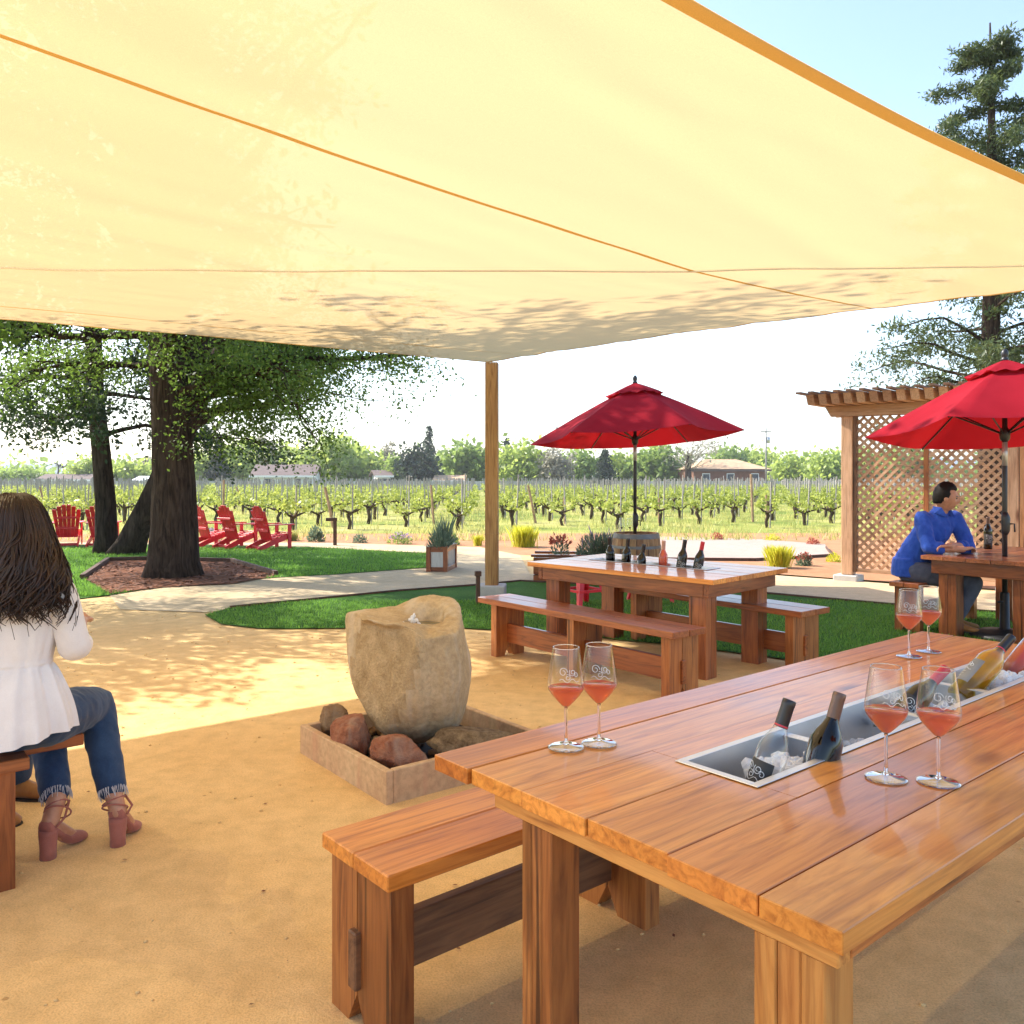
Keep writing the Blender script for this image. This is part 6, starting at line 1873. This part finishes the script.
# blouse: fitted bodice and a gathered peplum
mb = MB(); rings = []; n = 72
for (z, rx, ry, cf, amp) in ((1.115, .050, .045, .012, 0), (1.10, .085, .062, .010, 0), (1.07, .150, .085, .008, 0), (1.03, .183, .105, .006, 0), (.97, .182, .118, .0, .001), (.90, .168, .118, -.002, .002), (.82, .147, .108, -.004, .003), (.775, .136, .102, -.006, .002), (.764, .141, .107, -.006, .0), (.757, .135, .101, -.006, .004),
                             (.745, .142, .110, -.006, .014), (.70, .168, .145, -.012, .014), (.64, .190, .176, -.016, .014), (.57, .208, .194, -.018, .016), (.512, .216, .202, -.020, .020)):
    ring = []
    for k in range(n):
        t = 2 * PI * k / n
        w = amp * (math.sin(t * 13 + 1.1) * .7 + .5 * math.sin(t * 23 + z * 3) + .4 * math.sin(t * 7))
        zz = z - (.012 * math.sin(t) ** 2 * (z < .6)) + (.02 * abs(math.cos(t)) ** 3 * (z < .6))
        wr_ = .006 * noise.noise(Vector((math.cos(t) * 4, math.sin(t) * 4, z * 14))) + .005 * noise.noise(Vector((math.cos(t) * 9 + z * 8, math.sin(t) * 9, z * 22)))
        ring.append(fw(cf + (ry + w + wr_) * math.sin(t), (rx + w + wr_) * math.cos(t), zz))
    rings.append(ring)
mb.rings(rings, True, False)
for s in (1, -1):
    sp = Vector(sh[s]); e_ = Vector(el[s]); wv = Vector(wr[s]); mid_ = e_.lerp(wv, .38)
    P_ = [sp + Vector(fw(0, -.03 * s, .018)), sp.lerp(e_, .12), sp.lerp(e_, .4), sp.lerp(e_, .75), e_ + Vector((0, 0, -.012)), e_.lerp(wv, .2) + Vector((0, 0, -.016)), mid_ + Vector((0, 0, -.012))]
    rr = [.050, .060, .054, .054, .056, .052, .058]
    # a sleeve with gentle creases
    o_ = len(mb.v); mb.tube([tuple(p) for p in P_], rr, 20, True)
    for i in range(o_, len(mb.v)):
        p = Vector(mb.v[i]); k = noise.noise(Vector((p.x * 26, p.y * 26, p.z * 18))) * .006; mb.v[i] = tuple(p + Vector((k, k * .6, 0)))
blouse = mb.build('blouse', M['white_blouse'], wom, fix=False)
sm = blouse.modifiers.new('s', 'SUBSURF'); sm.levels = 1; sm.render_levels = 2
mb = MB()
def back_f(z):
    for (z1, r1, c1), (z0, r0, c0) in zip(bk, bk[1:]):
        if z0 <= z <= z1:
            t = (z - z0) / (z1 - z0); return -(r0 + (r1 - r0) * t) + c0 + (c1 - c0) * t
    return -.17
bk = [(1.10, .062, .010), (1.07, .085, .008), (1.03, .105, .006), (.97, .118, 0), (.90, .118, -.002), (.82, .110, -.004), (.765, .106, -.006), (.752, .107, -.006), (.70, .140, -.012), (.64, .172, -.016), (.57, .192, -.018), (.512, .200, -.020), (.50, .202, -.02)]
rws = []
for i in range(30):
    z = 1.095 - i * (1.095 - .507) / 29; f = back_f(z) - .013
    rws.append([fw(f + .004, -.016, z), fw(f, -.014, z), fw(f, .014, z), fw(f + .004, .016, z), fw(f + .012, .014, z), fw(f + .012, -.014, z)])
mb.rings(rws, True); mb.build('button_placket', M['white_blouse'], blouse)
# shoes with chunky heels
for s in (1, -1):
    hb, tb_ = foot[s]; D = (tb_ - hb).normalized(); S_ = Vector((D.y, -D.x, 0)); Lf = (tb_ - hb).length
    def Q(a, b_, z): return tuple(hb + D * a + S_ * b_ + Vector((0, 0, z)))
    mb = MB()
    prof = [(-.03, .024, .105, .150), (-.018, .032, .100, .158), (.015, .034, .088, .130), (.05, .031, .062, .098), (.085, .033, .032, .078), (.12, .038, .012, .066), (.155, .038, .006, .055), (.185, .031, .006, .044), (.205, .014, .008, .030)]
    k_ = Lf / .19
    rings = []
    for (a, w, zl, zh) in prof:
        rings.append([Q(a * k_, w * math.cos(q * .4488), (zl + zh) / 2 + (zh - zl) / 2 * math.sin(q * .4488) * (1 if math.sin(q * .4488) < 0 else (.45 if .0 < a < .09 else 1))) for q in range(14)])
    mb.rings(rings); shoe = mb.build('heeled_shoe', M['pink_leather'], wom)
    mb = MB(); mb.rings([[Q(-.006 + .030 * w * math.cos(q * .4488), .030 * w * math.sin(q * .4488), z) for q in range(14)] for (z, w) in ((0, .95), (.05, .95), (.10, 1.08), (.118, 1.1))]); mb.build('heel', M['pink_leather'], shoe)
    mb = MB(); A = Vector(an[s]); ax = (Vector(kn[s]) - A).normalized(); u = ax.orthogonal().normalized(); v_ = ax.cross(u)
    for (o_, r_, tl) in ((.0, .040, .12), (-.026, .043, -.3)):
        c_ = A - Vector((0, 0, .012)) + ax * o_
        pts = [tuple(c_ + u * math.cos(t) * r_ + v_ * math.sin(t) * r_ + ax * tl * r_ * math.cos(t)) for t in [i * .314 for i in range(21)]]
        mb.tube(pts, .0034, 6, False)
    mb.tube([Q(-.005, .034, .13), Q(.03, .040, .15), tuple(A + D * .03 + S_ * .03)], .0045, 6); mb.tube([Q(-.005, -.034, .13), Q(.03, -.040, .15), tuple(A + D * .03 - S_ * .03)], .0045, 6)
    mb.build('ankle_strap', M['pink_leather'], shoe)
# hair: an inner shell and many wavy locks
mb = MB(); hc = Vector(hd)
HP = [(1.362, .02), (1.345, .058), (1.315, .086), (1.27, .106), (1.22, .124), (1.16, .150), (1.10, .178), (1.04, .200), (.98, .214), (.92, .218), (.84, .210)]
def hr(z):
    for (z1, r1), (z0, r0) in zip(HP, HP[1:]):
        if z0 <= z <= z1: return r0 + (r1 - r0) * (z - z0) / (z1 - z0)
    return HP[0][1] if z > 1.37 else .2
def hpos(t, z, k):
    # t: angle, 0 = straight back; sides at +-pi/2
    r = hr(z) * k; dep = .80 - .20 * min(1, max(0, (1.30 - z) / .35))
    f = -math.cos(t) * r * dep; sd = math.sin(t) * r
    return fw(.02 * min(1, max(0, (z - 1.08) / .16)) - .014 + f, sd, z)
rings = []
for z in (1.356, 1.34, 1.31, 1.27, 1.22, 1.16, 1.10, 1.04, 1.0):
    rings.append([hpos(-2.0 + 4.0 * k / 30, z, .93) for k in range(31)] + [fw(-.02, sgn * hr(z) * .5, z) for sgn in (.9, 0, -.9)])
mb.rings(rings, True)
for q in range(1000):
    t = R_(-2.1, 2.1); ze = R_(.93, 1.05) - .02 * math.cos(t) if random.random() < .7 else R_(.89, .94) if random.random() < .35 else R_(1.03, 1.16)
    zt = 1.357 - abs(random.gauss(0, .03)); k = R_(.92, 1.08); ph = R_(0, 6.28); fq = R_(22, 46); am = R_(.018, .06)
    n_ = 20; pts, rd = [], []
    th = R_(.0022, .0052)
    for i in range(n_):
        u = i / (n_ - 1); z = zt + (ze - zt) * u; w = max(0, u - .2) ** 1.2
        p = Vector(hpos(t + am * 3.2 * w * math.sin(fq * z + ph) / .4, z, k + am * 2.5 * w * math.cos(fq * z * 1.0 + ph)))
        pts.append(tuple(p)); rd.append(th * (.7 + .6 * u if u < .7 else 1.12 * (1 - (u - .7) / .33)) + .0006)
    mb.tube(pts, rd, 5, True, random.random())
for q in range(90):        # fine flyaway strands
    t = R_(-2.0, 2.0); ze = R_(.86, 1.1); ph = R_(0, 6.28); k = R_(1.02, 1.14)
    pts = []
    for i in range(16):
        u = i / 15; z = 1.33 + (ze - 1.33) * u
        pts.append(hpos(t + .05 * u * math.sin(30 * z + ph), z, k + .04 * u * math.cos(30 * z + ph)))
    mb.tube(pts, .0011, 3, False)
mb.build('hair', M['hair_brown'], wom, fix=False)

# ---- someone seated out of the frame: only a shoe and a trouser leg reach into it
fo = Frame(-2.60, 3.72, 1.0, -.22)
oth = empty('person', (fo.o.x, fo.o.y, 0), 0, 'seated person in jeans and a tan shoe, mostly outside the left edge', 'person')
hd = fo(.08, 0, 1.25); mb = MB()
Jt = {'pel': J(fo(0, 0, .56), .13), 'bel': J(fo(.02, 0, .74), .12), 'che': J(fo(.05, 0, .95), .125), 'nb': J(fo(.06, 0, 1.08), .06), 'nk': J(fo(.07, 0, 1.15), .05), 'hd': J(hd, .055)}
E = [('pel', 'bel'), ('bel', 'che'), ('che', 'nb'), ('nb', 'nk'), ('nk', 'hd')]
kn = {1: fo(.50, .11, .49), -1: fo(.46, -.12, .49)}; an = {1: fo(.47, .11, .11), -1: fo(.42, -.12, .11)}
for s in (1, -1):
    Jt.update({f'sh{s}': J(fo(.05, .18 * s, 1.05), .065), f'el{s}': J(fo(.1, .24 * s, .8), .042), f'wr{s}': J(fo(.3, .13 * s, .66), .029), f'hp{s}': J(fo(.05, .09 * s, .545), .095), f'kn{s}': J(kn[s], .06), f'an{s}': J(an[s], .038)})
    E += [('che', f'sh{s}'), (f'sh{s}', f'el{s}'), (f'el{s}', f'wr{s}'), ('pel', f'hp{s}'), (f'hp{s}', f'kn{s}'), (f'kn{s}', f'an{s}')]
mb.add(*skin_raw(Jt, E, 'pel', 1), .5, True)
hl = head_mesh(mb, hd, fo(1, 0, 0))
for s in (1, -1): hand(mb, fo(.3, .13 * s, .66), fo(.9, -.2 * s, -.2), (0, 0, -1), -s, 1.0, .4)
fuse(mb, .008, 'body', [M['skin'], M['eye_dark'], M['lip']], oth, 2, pick=face_pick(hl))
mb = MB(); mb.blob(tuple(Vector(hd) + Vector(fo(-.02, 0, .02))), (.088, .086, .115), 3, .06, 4, 2); mb.build('hair', M['hair_dark'], oth)
mb = MB(); Jp = {'pel': J(fo(0, 0, .56), .145)}; E = []
for s in (1, -1):
    hem = Vector(an[s]) + Vector((0, 0, .01))
    Jp.update({f'hp{s}': J(fo(.05, .09 * s, .548), .11), f'kn{s}': J(kn[s], .075), f'an{s}': J(hem, .060)}); E += [('pel', f'hp{s}'), (f'hp{s}', f'kn{s}'), (f'kn{s}', f'an{s}')]
mb.add(*skin_raw(Jp, E, 'pel', 1), .5, True); fuse(mb, .009, 'jeans', [M['denim']], oth, 3, .006, .06)
mb = MB(); Js = {'pel': J(fo(0, 0, .60), .15), 'che': J(fo(.05, 0, .95), .148), 'nb': J(fo(.06, 0, 1.07), .08)}; E = [('pel', 'che'), ('che', 'nb')]
for s in (1, -1):
    Js.update({f'sh{s}': J(fo(.05, .18 * s, 1.05), .082), f'el{s}': J(fo(.1, .24 * s, .8), .058)}); E += [('che', f'sh{s}'), (f'sh{s}', f'el{s}')]
mb.add(*skin_raw(Js, E, 'pel', 1), .5, True); fuse(mb, .010, 'shirt', [M['grey_jeans']], oth, 3, .006, .06)
for s in (1, -1): plain_shoe(oth, Vector(an[s]) - Vector((0, 0, .035)), fo.f + fo.r * .15 * s, M['tan_leather'], M['dark_sole'], .28)
make_bench('bench at the left edge under the seated person in a tan shoe', (-2.36, 3.62), math.atan2(.0, -1) + .0, 1.2, .34, .46, (.3, 1.1), 'redx', 'redz', 'darkx')
